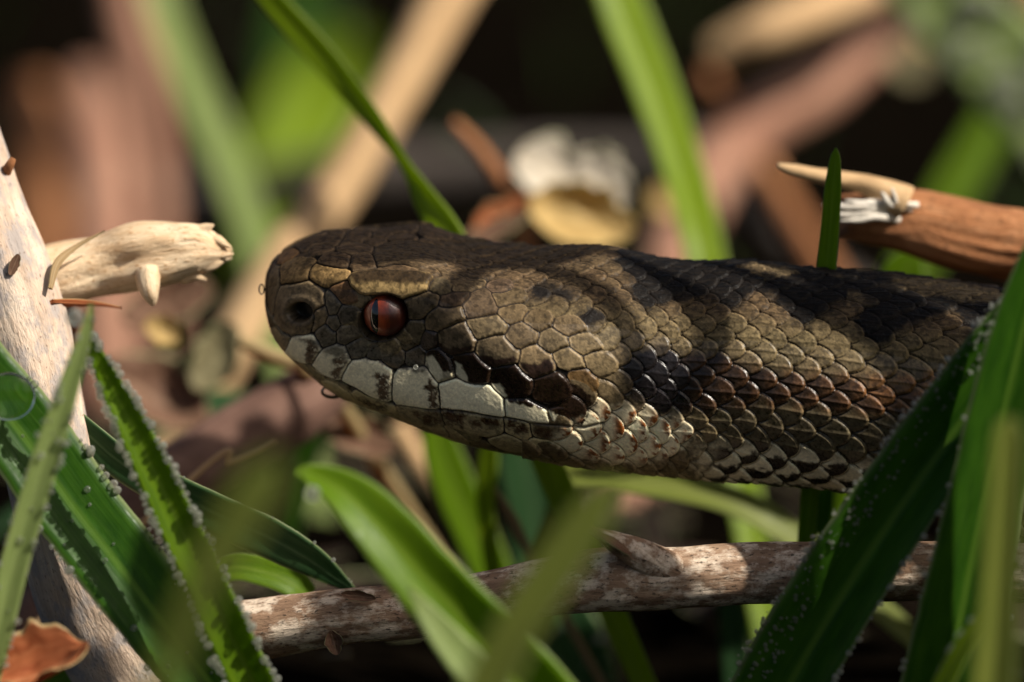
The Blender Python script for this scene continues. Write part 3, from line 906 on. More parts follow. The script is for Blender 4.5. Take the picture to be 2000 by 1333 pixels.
    skin = np.maximum(skin, np.where((sid < 0) & (~isv), .9, 0))
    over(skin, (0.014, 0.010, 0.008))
    over(nose_n, (0.006, 0.005, 0.004))
    over(np.exp(-((rn - 1.0) / .5) ** 2) * near * .35 * (iy > 600), (0.02, .015, .01))
    over(sock, (0.006, 0.005, 0.005))
    over(np.exp(-((re - er - 4) / 3.5) ** 2) * .8 * (np.abs(ARC) > 40), (0.012, 0.009, 0.008))
    over(grv * .85, (0.03, 0.018, 0.010))
    crown_k = np.array([p[3] in (crown, (0.115, .082, .05)) for p in apoly])
    cm = crown_k[pid] & use_poly
    over(cm * np.exp(-((edge - 2.6) / 1.3) ** 2) * (.35 + .4 * n3), (0.19, 0.13, 0.075))
    # darker tone in the crown wrinkles
    over(dors * sstep(.52, .36, fbm(ix / 14.0, ARC / 3.2, seed=31, o=3)) * .45, (0.016, 0.012, 0.009))
    col = np.clip(col, 0.003, 0.85)
    lum = col.mean(2)
    rough = np.clip(np.where((ta < .30)[None, :], .62, np.where(lum < .04, .34, .46)) + (n3 - .5) * .25 - np.where(near & (ta > .45)[None, :], .05, 0), .18, .8)
    # ---- mesh
    nv = nc * nr
    faces = grid_faces(nc, nr, True)
    v = pos.reshape(-1, 3)
    tipc = pos[0].mean(0); endc = pos[-1].mean(0)
    v = np.vstack([v, tipc, endc])
    allf = np.vstack([faces])
    cap0 = np.stack([np.full(nr, nv), (np.arange(nr) + 1) % nr, np.arange(nr), np.arange(nr)], -1)
    root = empty("snake", (float(tipc[0]), float(tipc[1]), 0.0))
    tag(root, "brown adder with dark zigzag back, red eye and raised head, lying between grass blades", "snake")
    me = bpy.data.meshes.new("body")
    tri0 = np.stack([np.full(nr, nv), np.arange(nr), (np.arange(nr) + 1) % nr], -1)
    tri1 = np.stack([np.full(nr, nv + 1), (nc - 1) * nr + (np.arange(nr) + 1) % nr, (nc - 1) * nr + np.arange(nr)], -1)
    if sgn < 0:
        pass
    nq, ntri = len(allf), 2 * nr
    me.vertices.add(len(v)); me.vertices.foreach_set("co", v.astype(np.float32).ravel())
    loops = np.concatenate([allf.ravel(), tri0.ravel(), tri1.ravel()]).astype(np.int32)
    me.loops.add(len(loops)); me.loops.foreach_set("vertex_index", loops)
    me.polygons.add(nq + ntri)
    me.polygons.foreach_set("loop_start", np.concatenate([np.arange(nq) * 4, nq * 4 + np.arange(ntri) * 3]).astype(np.int32))
    me.update(calc_edges=True)
    me.polygons.foreach_set("use_smooth", np.ones(nq + ntri, dtype=bool))
    at = me.attributes.new("Col", 'FLOAT_COLOR', 'POINT')
    cc = np.ones((len(v), 4), dtype=np.float32)
    cc[:nv, :3] = col.reshape(-1, 3); cc[:nv, 3] = rough.ravel()
    cc[nv] = (.1, .07, .05, .5); cc[nv + 1] = (.05, .04, .03, .5)
    at.data.foreach_set("color", cc.ravel())
    m_ = NT("adder_skin")
    an = m_.n("Attribute", attribute_name="Col")
    fn = m_.noise(m_.obj(5200.0), 1.0, 4, 0.65)
    fc = m_.mix(0.35, an.outputs["Color"], m_.ramp(fn, [(0.3, (0.45, 0.45, 0.45)), (0.7, (1.5, 1.45, 1.35))]), 'MULTIPLY')
    m_.l(fc, m_.b.inputs["Base Color"])
    m_.l(an.outputs["Alpha"], m_.b.inputs["Roughness"])
    mr = m_.n("MapRange"); mr.inputs[1].default_value = .50; mr.inputs[2].default_value = .60; mr.inputs[3].default_value = .36; mr.inputs[4].default_value = .10
    m_.l(an.outputs["Alpha"], mr.inputs[0]); m_.l(mr.outputs[0], m_.b.inputs["Specular IOR Level"])
    m_.b.inputs["Specular IOR Level"].default_value = 0.36
    m_.l(m_.bump(fn, 0.5, 0.00004), m_.b.inputs["Normal"])
    me.materials.append(m_.m)
    bo = bpy.data.objects.new("body", me); C.objects.link(bo)
    bo.parent = root; bo.matrix_parent_inverse = root.matrix_world.inverted()
    # ---- eyes
    em = NT("copper_red_iris")
    oc = em.n("TexCoord")
    sep = em.n("SeparateXYZ"); em.l(oc.outputs["Object"], sep.inputs[0])
    ln = em.n("VectorMath", operation='LENGTH')
    mp = em.n("Mapping"); mp.inputs["Scale"].default_value = (560, 0.0, 300); mp.inputs['Location'].default_value = (.30, 0, 0); em.l(oc.outputs["Object"], mp.inputs[0]); em.l(mp.outputs[0], ln.inputs[0])
    nz = em.noise(em.obj((2600, 2600, 1300)), 1.0, 6, .7)
    ad = em.n("Math", operation='MULTIPLY_ADD'); ad.inputs[1].default_value = .55; em.l(nz, ad.inputs[0]); em.l(ln.outputs["Value"], ad.inputs[2])
    ic = em.ramp(ad.outputs[0], [(.28, (.36, .12, .03)), (.48, (.34, .065, .018)), (.75, (.20, .030, .010)), (.98, (.05, .010, .006))])
    em.l(ic, em.b.inputs["Base Color"])
    em.b.inputs["Roughness"].default_value = .35
    em.b.inputs["Coat Weight"].default_value = 0.5
    em.b.inputs["Coat Roughness"].default_value = .12
    em.l(em.bump(nz, .5, .00008), em.b.inputs["Normal"])
    pm = NT("black_pupil")
    pm.b.inputs["Base Color"].default_value = (.004, .004, .006, 1)
    pm.b.inputs["Roughness"].default_value = .08
    pm.b.inputs["Coat Weight"].default_value = 1.0
    for sgn_s in (1, -1):
        cidx = int(np.argmin(np.abs(X - ex_)))
        ridx = int(np.argmin(np.abs(ARC[cidx] - sgn_s * ear)))
        nn = nrm[cidx, ridx]; c_ = base[cidx, ridx]
        R_ = 47 * K
        ctr = c_ - nn * (R_ * .50)
        # local frame: y = -nn (into the head), x = along the head, z = up
        yv = -nn; xv = RT - yv * float(RT @ yv); xv /= np.linalg.norm(xv); zv = np.cross(xv, yv)
        nu, nw = 64, 40
        th = np.linspace(0, 2 * math.pi, nu, endpoint=False); ph = np.linspace(0, math.pi, nw)
        sv = np.stack([np.sin(ph)[:, None] * np.cos(th), -np.cos(ph)[:, None] + 0 * th, np.sin(ph)[:, None] * np.sin(th)], -1).reshape(-1, 3) * R_
        e = mesh_obj("eye", sv, grid_faces(nw, nu, True), em.m)
        mw = Matrix(((xv[0], yv[0], zv[0], ctr[0]), (xv[1], yv[1], zv[1], ctr[1]), (xv[2], yv[2], zv[2], ctr[2]), (0, 0, 0, 1)))
        e.parent = root; e.matrix_parent_inverse = root.matrix_world.inverted(); e.matrix_basis = mw
        tag(e, "copper red eye with a vertical black slit pupil")
        # pupil: a slit lying on the eyeball, turned a little forward
        pa = []; n_a, n_r = 40, 6
        for r_ in range(n_r):
            for a_ in range(n_a):
                q = r_ / (n_r - 1)
                al = 2 * math.pi * a_ / n_a
                sx_ = math.cos(al); sz_ = math.sin(al)
                px_ = (-14 + q * 8.5 * math.copysign(abs(sx_) ** 1.2, sx_)) * K
                pz_ = (3 + q * 36 * math.copysign(abs(sz_) ** .9, sz_)) * K
                yy = -math.sqrt(max(R_ ** 2 - px_ ** 2 - pz_ ** 2, 0)) - 1.4 * K * (1 - q ** 3) - .5 * K
                pa.append((px_, yy, pz_))
        p_o = mesh_obj("pupil", pa, grid_faces(n_r, n_a, True), pm.m)
        p_o.parent = e
    return pos, X, ARC, iy, ts

SN = build_snake()

# ------------------------------------------------------------------ builders for sticks, blades, dead leaves and dew
def frames(pts, n0=None):
    T = np.gradient(pts, axis=0)
    T /= np.linalg.norm(T, axis=1)[:, None] + 1e-12
    n = np.array(n0 if n0 is not None else -FW, float)
    N = np.empty_like(T)
    for i in range(len(T)):
        n = n - T[i] * (n @ T[i])
        n /= np.linalg.norm(n) + 1e-12
        N[i] = n
    return T, N, np.cross(T, N)

def tube(name, pts, mat, parent=None, nseg=40, step=0.00035, lump=0.07, fine=0.03, seed=1, jag=(0, 0), ground=False, oval=1.0):
    """pts: (px, py, Y, radius px) along the stick"""
    ctrl = [np.append(P(a, b, y), pxsize(r, y)) for a, b, y, r in pts]
    if ground:
        p = ctrl[-1].copy(); q = ctrl[-2]
        d = p[:3] - q[:3]; d /= np.linalg.norm(d)
        dz = max(p[2] + 0.004, 0.002)
        d[2] = min(d[2], -0.9)
        d /= np.linalg.norm(d)
        e = p.copy(); e[:3] = p[:3] + d * (dz / -d[2])
        ctrl.append(e)
    ctrl = np.array(ctrl)
    ln = np.linalg.norm(np.diff(ctrl[:, :3], axis=0), axis=1).sum()
    n = int(np.clip(ln / step, 12, 420))
    c = spline(ctrl, n)
    p, r = c[:, :3], np.maximum(c[:, 3], 1e-5)
    T, N, Bv = frames(p)
    th = np.linspace(0, 2 * math.pi, nseg, endpoint=False) + math.pi
    s = np.concatenate([[0], np.cumsum(np.linalg.norm(np.diff(p, axis=0), axis=1))])
    cs, sn = np.cos(th), np.sin(th)
    sc = s[:, None] / (r.mean() * 2.2)
    nz = 1 + lump * 2 * (fbm(cs[None] * 1.1 + 5, sn[None] * 1.1 + 5, sc, seed=seed, o=3) - .5) \
           + fine * 2 * (fbm(cs[None] * 5 + 9, sn[None] * 5 + 9, sc * .6, seed=seed + 3, o=3) - .5)
    rr = r[:, None] * nz
    v = p[:, None] + N[:, None] * (rr * cs)[..., None] * oval + Bv[:, None] * (rr * sn)[..., None]
    for end, amt in ((0, jag[0]), (1, jag[1])):
        if amt:
            idx = 0 if end == 0 else -1
            j = (fbm(cs * 2.3 + 3, sn * 2.3, end * 5.0, seed=seed + 7, o=3) - .35) * amt * r[idx] * 2
            for k in range(4):
                wq = (1 - k / 4)
                ii = k if end == 0 else -1 - k
                v[ii] += T[idx][None] * (j * wq * (-1 if end == 0 else 1))[:, None]
    uv = np.stack([np.broadcast_to(th[None] / (2 * math.pi) * (2 * math.pi * r.mean() * 1000), (n, nseg)), np.broadcast_to(s[:, None] * 1000, (n, nseg))], -1).reshape(-1, 2)
    verts = v.reshape(-1, 3)
    faces = grid_faces(n, nseg, True)
    # sunken end caps as two further rings
    vl, ul, fl = [verts], [uv], [faces]
    base = len(verts)
    for end in (0, 1):
        ring = v[0] if end == 0 else v[-1]
        cen = ring.mean(0)
        start = 0 if end == 0 else (n - 1) * nseg
        prev = np.arange(start, start + nseg)
        for q in (.6, .02):
            rg = cen + (ring - cen) * q + T[0 if end == 0 else -1] * (r[0 if end == 0 else -1] * .25 * (1 - q) * (1 if end == 0 else -1)) * (1 if jag[end] else -.5)
            cur = base + np.arange(nseg)
            base += nseg
            vl.append(rg); ul.append(np.stack([np.linspace(0, 3, nseg), np.full(nseg, q * 2)], -1))
            a, b = prev, np.roll(prev, -1)
            d, e = cur, np.roll(cur, -1)
            f = np.stack([a, d, e, b], -1) if end == 0 else np.stack([a, b, e, d], -1)
            fl.append(f)
            prev = cur
    return mesh_obj(name, np.vstack(vl), np.vstack(fl)[:, ::-1], mat, parent, np.vstack(ul)), p, r

def ribbon(name, ctrl, widths, mat, parent=None, twist=0.0, fold=12.0, n=None, thick=0.00014, n0=None, wave=0.0, seed=1, nacross=9, blunt=False):
    """a grass blade: closed thin sheet following world points ctrl"""
    ctrl = np.asarray(ctrl, float)
    tw = np.asarray(twist if np.ndim(twist) else [twist] * len(ctrl), float)
    if len(tw) < len(ctrl):
        tw = np.append(tw, [tw[-1]] * (len(ctrl) - len(tw)))
    al = np.column_stack([ctrl, widths, tw])
    ln = np.linalg.norm(np.diff(ctrl, axis=0), axis=1).sum()
    n = n or int(np.clip(ln / 0.0006, 16, 160))
    c = spline(al, n)
    p, wd, tw = c[:, :3], np.maximum(c[:, 3], 2e-5), np.radians(c[:, 4])
    T, N, Bv = frames(p, n0)
    N2 = N * np.cos(tw)[:, None] + Bv * np.sin(tw)[:, None]
    B2 = -N * np.sin(tw)[:, None] + Bv * np.cos(tw)[:, None]
    cc = np.linspace(-1, 1, nacross)
    fo = math.radians(fold)
    s = np.concatenate([[0], np.cumsum(np.linalg.norm(np.diff(p, axis=0), axis=1))])
    er = 1 + .05 * (fbm(s * 900, 0 * s, seed=seed, o=3) - .5)[:, None] * np.abs(cc)
    hw = wd[:, None] / 2 * cc[None] * er
    off = np.abs(hw) * math.tan(fo)
    wob = wave * wd[:, None] * (fbm(s[:, None] * 260, cc[None] * 1.2, seed=seed + 4, o=2) - .5)
    mid = p[:, None] + B2[:, None] * hw[..., None] + N2[:, None] * (off + wob)[..., None]
    tk = (thick / 2) * (1 + 1.2 * np.exp(-(cc / .10) ** 2)) * np.where(np.abs(cc) > .99, .25, 1)
    top = mid + N2[:, None] * tk[None, :, None]
    bot = mid - N2[:, None] * (tk * .8)[None, :, None]
    ring = np.concatenate([top, bot[:, ::-1]], 1)
    m = 2 * nacross
    uvr = np.concatenate([cc, cc[::-1]])
    uv = np.stack([np.broadcast_to(uvr, (n, m)), np.broadcast_to(s[:, None] * 1000, (n, m))], -1).reshape(-1, 2)
    faces = grid_faces(n, m, True)
    caps = np.array([[k, m - 1 - k, m - 2 - k, k + 1] for k in range(nacross - 1)])
    caps2 = (n - 1) * m + caps[:, ::-1]
    o = mesh_obj(name, ring.reshape(-1, 3), np.vstack([faces, caps[:, ::-1], caps2[:, ::-1]]), mat, parent, uv)
    return o, dict(p=p, mid=mid, N=N2, w=wd)

GR = "grass blades around the snake"
BL = {}
def blade(key, label, pts, mat, twist=0.0, fold=12.0, root=True, tip=True, name="grass_blade", group=GR, cat="grass blade", **kw):
    """pts: (px, py, Y, width px) from tip to root"""
    ctrl = [P(a, b, y) for a, b, y, wd in pts]
    wid = [pxsize(wd, y) for a, b, y, wd in pts]
    if tip and wid[0] > .3 * max(wid):
        ctrl.insert(0, ctrl[0] + (ctrl[0] - ctrl[1]) * (1.0 if wid[0] > .6 * max(wid) else .5))
        wid.insert(0, 1e-4)
        if np.ndim(twist):
            twist = [twist[0]] + list(twist)
    if root:
        p, q = ctrl[-1], ctrl[-2]
        d = p - q
        d /= np.linalg.norm(d)
        d[2] = min(d[2], -0.55)
        gz = float(ground_z(p[0], p[1])) - 0.003
        if p[2] > gz:
            e = p + d * ((p[2] - gz) / -d[2])
            ctrl += [(p + e) / 2, e]
            wid += [wid[-1] * .9, wid[-1] * .6]
    o, data = ribbon(name, ctrl, wid, M[mat], twist=twist, fold=fold, seed=len(BL) + 3, **kw)
    tag(o, label, cat, group)
    BL[key] = data
    return o

def leaf(name, label, cx, cy, Y, length, width, ang, mat, tilt=0.0, yaw=0.0, curl=0.25, seed=1, cat="dead leaf", parent=None, point=1.0, jag=.25, bumps=.10):
    """a dry leaf or flake: irregular outline, curled, with thickness; sizes in photo pixels"""
    c0 = P(cx, cy, Y)
    Lm, Wm = pxsize(length, Y), pxsize(width, Y)
    a = math.radians(ang)
    e1 = RT * math.cos(a) - UP * math.sin(a) + FW * math.sin(math.radians(yaw))
    e1 /= np.linalg.norm(e1)
    nn = -FW * math.cos(math.radians(tilt)) + UP * math.sin(math.radians(tilt))
    nn = nn - e1 * (nn @ e1); nn /= np.linalg.norm(nn)
    e2 = np.cross(nn, e1)
    n, m = 44, 21
    s = np.linspace(0.0, 1, n)
    prof = np.sqrt(np.clip(1 - np.abs(2 * s - 1) ** (2.4 if point > 1 else 2.0 - point * .5), 0.0006, 1))
    cc = np.linspace(-1, 1, m)
    je = 1 + jag * 2 * (fbm(s[:, None] * 7, np.sign(cc)[None] * 2.0 + 5, seed=seed, o=3) - .5)
    y = prof[:, None] * cc[None] * je * Wm / 2
    x = (s[:, None] - .5) * Lm + 0 * y
    z = curl * Wm * (np.abs(y / Wm * 2) ** 2) + curl * .35 * Lm * ((2 * s[:, None] - 1) ** 2) \
        + bumps * Wm * (fbm(s[:, None] * 5, cc[None] * 2.2, seed=seed + 5, o=3) - .5) * 2
    mid = c0 + e1 * x[..., None] + e2 * y[..., None] + nn * z[..., None]
    th = 0.00010
    top = mid + nn * th; bot = mid - nn * th
    ring = np.concatenate([top, bot[:, ::-1]], 1)
    k = 2 * m
    uvr = np.concatenate([cc, cc[::-1]])
    uv = np.stack([np.broadcast_to(uvr, (n, k)), np.broadcast_to(s[:, None] * Lm * 1000, (n, k))], -1).reshape(-1, 2)
    o = mesh_obj(name, ring.reshape(-1, 3), grid_faces(n, k, True), mat, parent, uv)
    if parent is None:
        tag(o, label, cat)
    return o

# ------------------------------------------------------------------ sticks
br = empty("dead_branch", tuple(P(300, 1400, -4)))
tag(br, "thick pale weathered dead branch with a broken side stub, beside dewy grass", "branch")
tube("limb", [(-150,40,16,52),(-75,240,13,64),(-35,400,10,80),(2,520,8,90),(42,660,6,96),(78,800,4,94),(104,940,2,88),(135,1080,2,90),(205,1230,3,108),(300,1390,3,116),(380,1540,3,110)],
     M['wood_pale'], br, nseg=64, lump=.10, fine=.035, seed=3, ground=True)
tube("side_stub", [(40,560,12,70),(110,545,12,66),(200,522,12,60),(290,502,11,62),(350,492,11,60),(385,488,11,54),(405,490,11,46),(425,494,11,32),(447,496,11,11)],
     M['wood_stub'], br, nseg=56, lump=.24, fine=.10, seed=5, jag=(0, .9))
for a0, b0, a1, b1, r0 in ((392,452,418,440,13), (420,470,452,484,12), (405,520,436,512,13), (380,540,404,548,11), (425,500,456,497,9)):
    tube("splinter", [(a0 - 26, b0 + 6, 10.5, r0), (a0, b0, 10.3, r0), ((a0 + a1) / 2, (b0 + b1) / 2, 10.2, r0 * .7), (a1, b1, 10.2, 2)], M['wood_stub'], br, nseg=14, lump=.25, seed=int(a0))
tube("spur", [(288,530,9,26),(292,566,8,20),(297,588,8,11),(299,598,8,4)], M['wood_stub'], br, nseg=20, seed=8)
tube("spur", [(8,345,10,12),(18,325,9,9),(26,310,9,6)], M['bark_red'], br, nseg=16, seed=9)
def sliver(parent, pts, wpx, mat, twist=0):
    ctrl = [P(*q) for q in pts]
    o, d = ribbon("bark_sliver", ctrl, [pxsize(wpx * f, pts[0][2]) for f in np.interp(np.linspace(0, 1, len(pts)), [0, .3, 1], [.6, 1, .15])], M[mat], parent, twist=twist, fold=6, thick=0.0002)
    return o
sliver(br, [(98,565,4.2),(112,515,6),(150,482,8),(205,452,9)], 17, 'straw', 20)
sliver(br, [(100,590,4.5),(140,592,7),(190,594,8.5),(238,602,8.5)], 20, 'leaf_orange', 30)
for (a, b, s_) in ((28, 518, 30), (70, 692, 26)):
    leaf("bark_flake", None, a, b, 8 - 4.6 + .8 - (b - 500) * .009, s_ * 1.5, s_ * .7, random.uniform(-80, -40), M['leaf_brown'], curl=.1, parent=br, seed=int(a + b), bumps=.04)

lo = empty("fallen_stick", tuple(P(1100, 1160, -3)))
tag(lo, "brown barked fallen stick with pale worn patches, lying under the snake", "stick")
tube("shaft", [(330,1262,1,62),(440,1240,0,62),(560,1222,-1,59),(700,1203,-2,55),(820,1192,-2,53),(1000,1160,-3,54),(1150,1135,-3,62),(1230,1132,-3,63),(1320,1128,-3,62),(1450,1121,-3,61),(1600,1120,-3,62),(1750,1118,-3,58),(1880,1116,-3,56),(2080,1130,-3,60),(2350,1200,-3,60)],
     M['bark_brown'], lo, nseg=64, step=.0003, lump=.06, fine=.045, seed=12, ground=True)
tube("knot", [(1320,1118,-4,34),(1262,1090,-4.5,36),(1215,1066,-5,26),(1180,1048,-6,14),(1140,1030,-6,4)], M['bark_brown'], lo, nseg=24, seed=14, lump=.2)
sliver(lo, [(1228,1082,-6),(1200,1062,-7),(1172,1046,-7),(1140,1030,-6)], 30, 'leaf_brown', 60)
leaf("bark_flake", None, 652, 1256, -4.3, 50, 34, 75, M['leaf_brown'], curl=.4, parent=lo, seed=5)
leaf("bark_flake", None, 700, 1165, -4.2, 70, 22, 8, M['leaf_brown'], curl=.3, parent=lo, seed=6)

rs = empty("broken_stick", tuple(P(1900, 470, 20)))
tag(rs, "red brown broken stick with a splintered pale end, behind the snake", "stick")
tube("shaft", [(1655,425,20,44),(1700,427,20,52),(1780,435,20,58),(1860,455,20,66),(1950,475,20,68),(2060,495,20,68),(2250,560,22,66),(2500,640,24,60)], M['bark_red'], rs, nseg=64, lump=.14, fine=.10, seed=21, jag=(1.0, 0), ground=True)
tube("prong", [(1518,324,17,6),(1545,333,17,12),(1600,345,17,15),(1670,356,18,18),(1720,372,18,25),(1768,398,18,36)], M['wood_tan'], rs, nseg=24, lump=.12, seed=23, jag=(.8, 0))
for k_, (a0, b0, a1, b1, r0) in enumerate(((1700,404,1606,402,11), (1705,416,1618,420,9), (1720,398,1650,392,8), (1740,400,1722,376,8), (1752,396,1742,368,6), (1715,424,1640,432,8))):
    tube("splinter", [(a0 + 40, b0 + 6, 18, r0), (a0, b0, 17, r0), ((a0 + a1) / 2, (b0 + b1) / 2 + 2, 16.6, r0 * .75), (a1, b1, 16.4, 2)], M['wood_white'], rs, nseg=14, lump=.3, fine=.1, seed=200 + k_)

def lone_stick(name, label, pts, mat, ground=True, cat="stick", **kw):
    o, p, r = tube(name, pts, M[mat], None, ground=ground, **kw)
    tag(o, label, cat)
    return o
lone_stick("dry_stalk", "straight tan dead stem leaning behind the curved bright grass blade", [(960,-120,78,50),(872,0,76,51),(800,130,74,49),(735,245,72,46),(660,370,70,46),(590,470,68,46),(520,560,66,44)], 'wood_tan', seed=31, step=.0008)
lone_stick("wood_chunk", "fat pale tan stick with a blunt end in front of dark hollow", [(1392,104,92,26),(1430,88,92,34),(1500,58,92,40),(1600,20,94,42),(1720,-30,98,40),(1950,-80,110,36)], 'wood_tan', seed=33, step=.0008, jag=(.4, 0))
lone_stick("forked_branch", "forked brownish pink branch leaning behind the right grass blades", [(1760,30,112,38),(1680,110,108,46),(1600,175,104,52),(1500,230,100,58),(1420,300,96,62),(1370,380,92,60),(1330,470,88,58),(1300,560,84,56)], 'stem_pink', seed=35, step=.0008)
lone_stick("twig", "thin brown twig rising from the pale dead leaf flakes", [(885,238,52,9),(930,285,52,14),(975,345,52,16),(1008,400,52,18),(1025,470,52,18),(1032,560,52,18)], 'bark_red', seed=37)
lone_stick("twig", "short brown twig stub on top of the forked branch", [(1375,140,98,16),(1400,185,98,20),(1430,240,98,24),(1470,300,98,26)], 'bark_red', seed=38)
lone_stick("grey_log", "long grey dead stick lying level behind the snake's head", [(150,430,150,46),(300,405,145,48),(480,385,140,50),(700,345,135,52),(1000,330,132,50),(1240,320,128,46),(1400,330,126,40)], 'wood_grey', seed=39, step=.001)
lone_stick("pink_stalk", "thick pinkish dead stem standing behind the stub of the pale branch", [(165,150,125,34),(180,220,122,54),(192,320,118,62),(200,420,114,66),(205,540,110,66),(208,660,106,64)], 'stem_pink', seed=41, step=.001)
lone_stick("pink_stalk", "slim pale pink stem beside the pale green leaning blade", [(230,-60,135,36),(255,60,133,40),(275,160,131,40),(292,260,129,36),(300,330,127,34),(310,470,123,32)], 'stem_pink', seed=43, step=.001)
lone_stick("dark_stalk", "dark red stem half hidden behind the pale weathered branch", [(60,180,140,46),(85,300,136,52),(100,420,132,54),(110,560,128,54)], 'bark_red', seed=45, step=.001)
lone_stick("slanting_stick", "broad mauve brown stick slanting up behind the snake's chin", [(690,690,34,50),(620,760,32,62),(540,820,30,70),(450,880,28,76),(360,940,26,78),(260,1010,24,76)], 'stem_shaded', seed=47, step=.0006)
lone_stick("orange_twig", "short orange twig in front of the snake's snout", [(468,668,30,11),(500,682,30,15),(545,700,30,16),(600,724,30,16),(650,770,32,16)], 'leaf_orange', seed=49)
lone_stick("twig", "bent thin pale twig lying on the slanting mauve stick", [(540,862,14,5),(500,885,14,7),(450,905,14,7),(380,930,14,6)], 'wood_tan', seed=50)
lone_stick("tan_stub", "small tan wood stub glowing under the snake's chin", [(776,830,46,20),(784,850,46,22),(815,900,46,22),(880,990,46,20)], 'wood_tan', seed=51)

# ------------------------------------------------------------------ dead leaves and flakes
leaf("dead_leaf", "cream dead leaf flake with ragged top edge behind the snake's neck", 1118, 350, 52, 240, 150, 18, M['leaf_pale'], tilt=12, curl=.2, seed=61, jag=.5)
leaf("dead_leaf", "yellow curled dead leaf below the cream flake behind the snake", 1135, 428, 46, 215, 120, 14, M['leaf_yellow'], tilt=14, curl=.35, seed=62, jag=.3)
leaf("dead_leaf", "rusty brown leaf scrap beside the cream flake", 985, 430, 46, 130, 70, -35, M['leaf_orange'], tilt=30, curl=.3, seed=63)
leaf("dead_leaf", "dull pink brown leaf scrap resting against the snake's neck", 960, 462, 40, 170, 60, -25, M['leaf_brown'], tilt=50, curl=.2, seed=64)
leaf("dead_leaf", "round tan leaf scrap beside the tall green blade behind the neck", 1300, 395, 80, 60, 70, 20, M['leaf_yellow'], curl=.3, seed=65, tilt=20)
leaf("dead_leaf", "olive dead leaf standing between dewy blade and snout", 425, 700, 40, 150, 95, -62, M['leaf_olive'], curl=.25, seed=66, tilt=25)
leaf("dead_leaf", "small orange brown leaf scrap right of the dewy blade tips", 320, 648, 36, 80, 60, 25, M['leaf_yellow'], curl=.3, seed=67, tilt=10)
leaf("dead_leaf", "dark brown crumpled leaf in the gap right of the branch stub", 330, 600, 44, 190, 120, -20, M['leaf_brown'], curl=.3, seed=68, tilt=30)
leaf("dead_leaf", "dark brown crumpled leaf low behind the dewy blade", 300, 780, 40, 230, 150, 30, M['leaf_brown'], curl=.3, seed=69, tilt=35)
leaf("dead_leaf", "orange brown curled dead leaf at the foot of the pale branch", 40, 1330, -16, 300, 130, -15, M['leaf_orange'], curl=.45, seed=70, tilt=45, jag=.5)
leaf("dead_leaf", "rust red flake tucked behind the pale branch below its stub", 128, 630, 14, 90, 50, 80, M['leaf_orange'], curl=.4, seed=71)
leaf("dead_leaf", "yellow green leaf patch just in front of the snout tip", 470, 615, 70, 130, 80, -30, M['leaf_olive'], curl=.2, seed=72, tilt=20)
leaf("dead_leaf", "brown leaf scrap under the snake's throat", 690, 850, 34, 180, 90, 25, M['leaf_brown'], curl=.3, seed=73, tilt=20)
leaf("dead_leaf", "tan curled leaf high behind the broken red stick", 1760, 90, 120, 150, 90, 60, M['leaf_olive'], curl=.3, seed=74, tilt=20)
leaf("dead_leaf", "amber leaf scrap beside the dew covered broad blade", 1822, 70, 105, 70, 60, 40, M['leaf_yellow'], curl=.3, seed=75, tilt=10)
leaf("dead_leaf", "dull brown fallen leaf beneath the snake's thick body", 1840, 1020, 14, 230, 110, 10, M['leaf_brown'], curl=.2, seed=76, tilt=30)

# ------------------------------------------------------------------ grass blades
blade('k1', "pale grey green blade leaning left of the tan stem", [(285,-120,104,60),(318,20,102,66),(372,160,98,70),(440,310,94,72),(490,440,90,68),(520,560,86,60)], 'grass_pale', twist=-10)
blade('k2', "bright yellow green blade curving down behind the snake's crown", [(430,-130,34,28),(530,-5,34,52),(640,120,33,58),(730,228,31,48),(790,310,29,46),(835,390,27,56),(882,470,25,66),(930,580,24,66)], 'grass_bright', twist=[20,20,20,35,60,30,10,10], fold=16)
blade('k3', "tall bright green blade rising behind the snake's neck", [(1160,-160,60,80),(1205,-10,58,92),(1275,170,55,92),(1330,330,52,84),(1368,470,49,82),(1390,600,47,78)], 'grass_bright', twist=-15, fold=14)
blade('k4', "short upright pointed blade crossing the broken red stick", [(1633,290,9,4),(1632,312,9,22),(1628,370,9,34),(1622,450,9,38),(1614,540,9,40),(1606,650,9,40)], 'grass_mid', twist=15, fold=18)
blade('k5', "blurred green blade leaning right behind the broken red stick", [(2010,90,112,30),(1965,200,110,62),(1910,300,108,74),(1855,395,106,76),(1800,500,104,72)], 'grass_mid', twist=20)
blade('k6', "broad grey green dew covered blade far behind at the broken stick's side", [(1700,-140,84,120),(1840,0,82,165),(1930,90,80,185),(2020,190,78,190),(2140,330,76,180)], 'grass_pale', twist=0, fold=8)
blade('k7', "wide soft green leaf behind the tan dead stem", [(700,90,150,60),(650,150,150,170),(600,240,148,190),(560,340,145,180),(530,440,142,160)], 'grass_bright', twist=10, fold=8)
blade('k7b', "dim green blade in the hollow left of the tan stem", [(590,-40,190,80),(600,60,188,120),(585,160,185,120),(560,280,182,110)], 'grass_deep', twist=10)
blade('k8', "folded dark green blade with dew beaded edge crossing the snake's body", [(2085,500,-9,40),(2030,580,-9,95),(1978,677,-9,138),(1903,792,-9,158),(1803,932,-9,168),(1703,1077,-9,176),(1612,1222,-9,184),(1542,1342,-9,184)], 'grass_deep', twist=18, fold=36)
blade('k9', "broad dark green blade standing at the right of the snake", [(2060,430,-13,70),(2010,600,-13,130),(1965,780,-13,150),(1930,930,-13,155),(1900,1080,-13,170),(1870,1230,-13,190),(1840,1360,-13,190)], 'grass_deep', twist=-12, fold=15)
blade('k10', "straw green stem out of focus in front of the broad dark blade", [(1975,815,-52,20),(1972,845,-52,62),(1966,950,-52,70),(1956,1100,-52,76),(1946,1250,-52,84),(1938,1360,-52,86)], 'grass_olive', twist=0, fold=25)
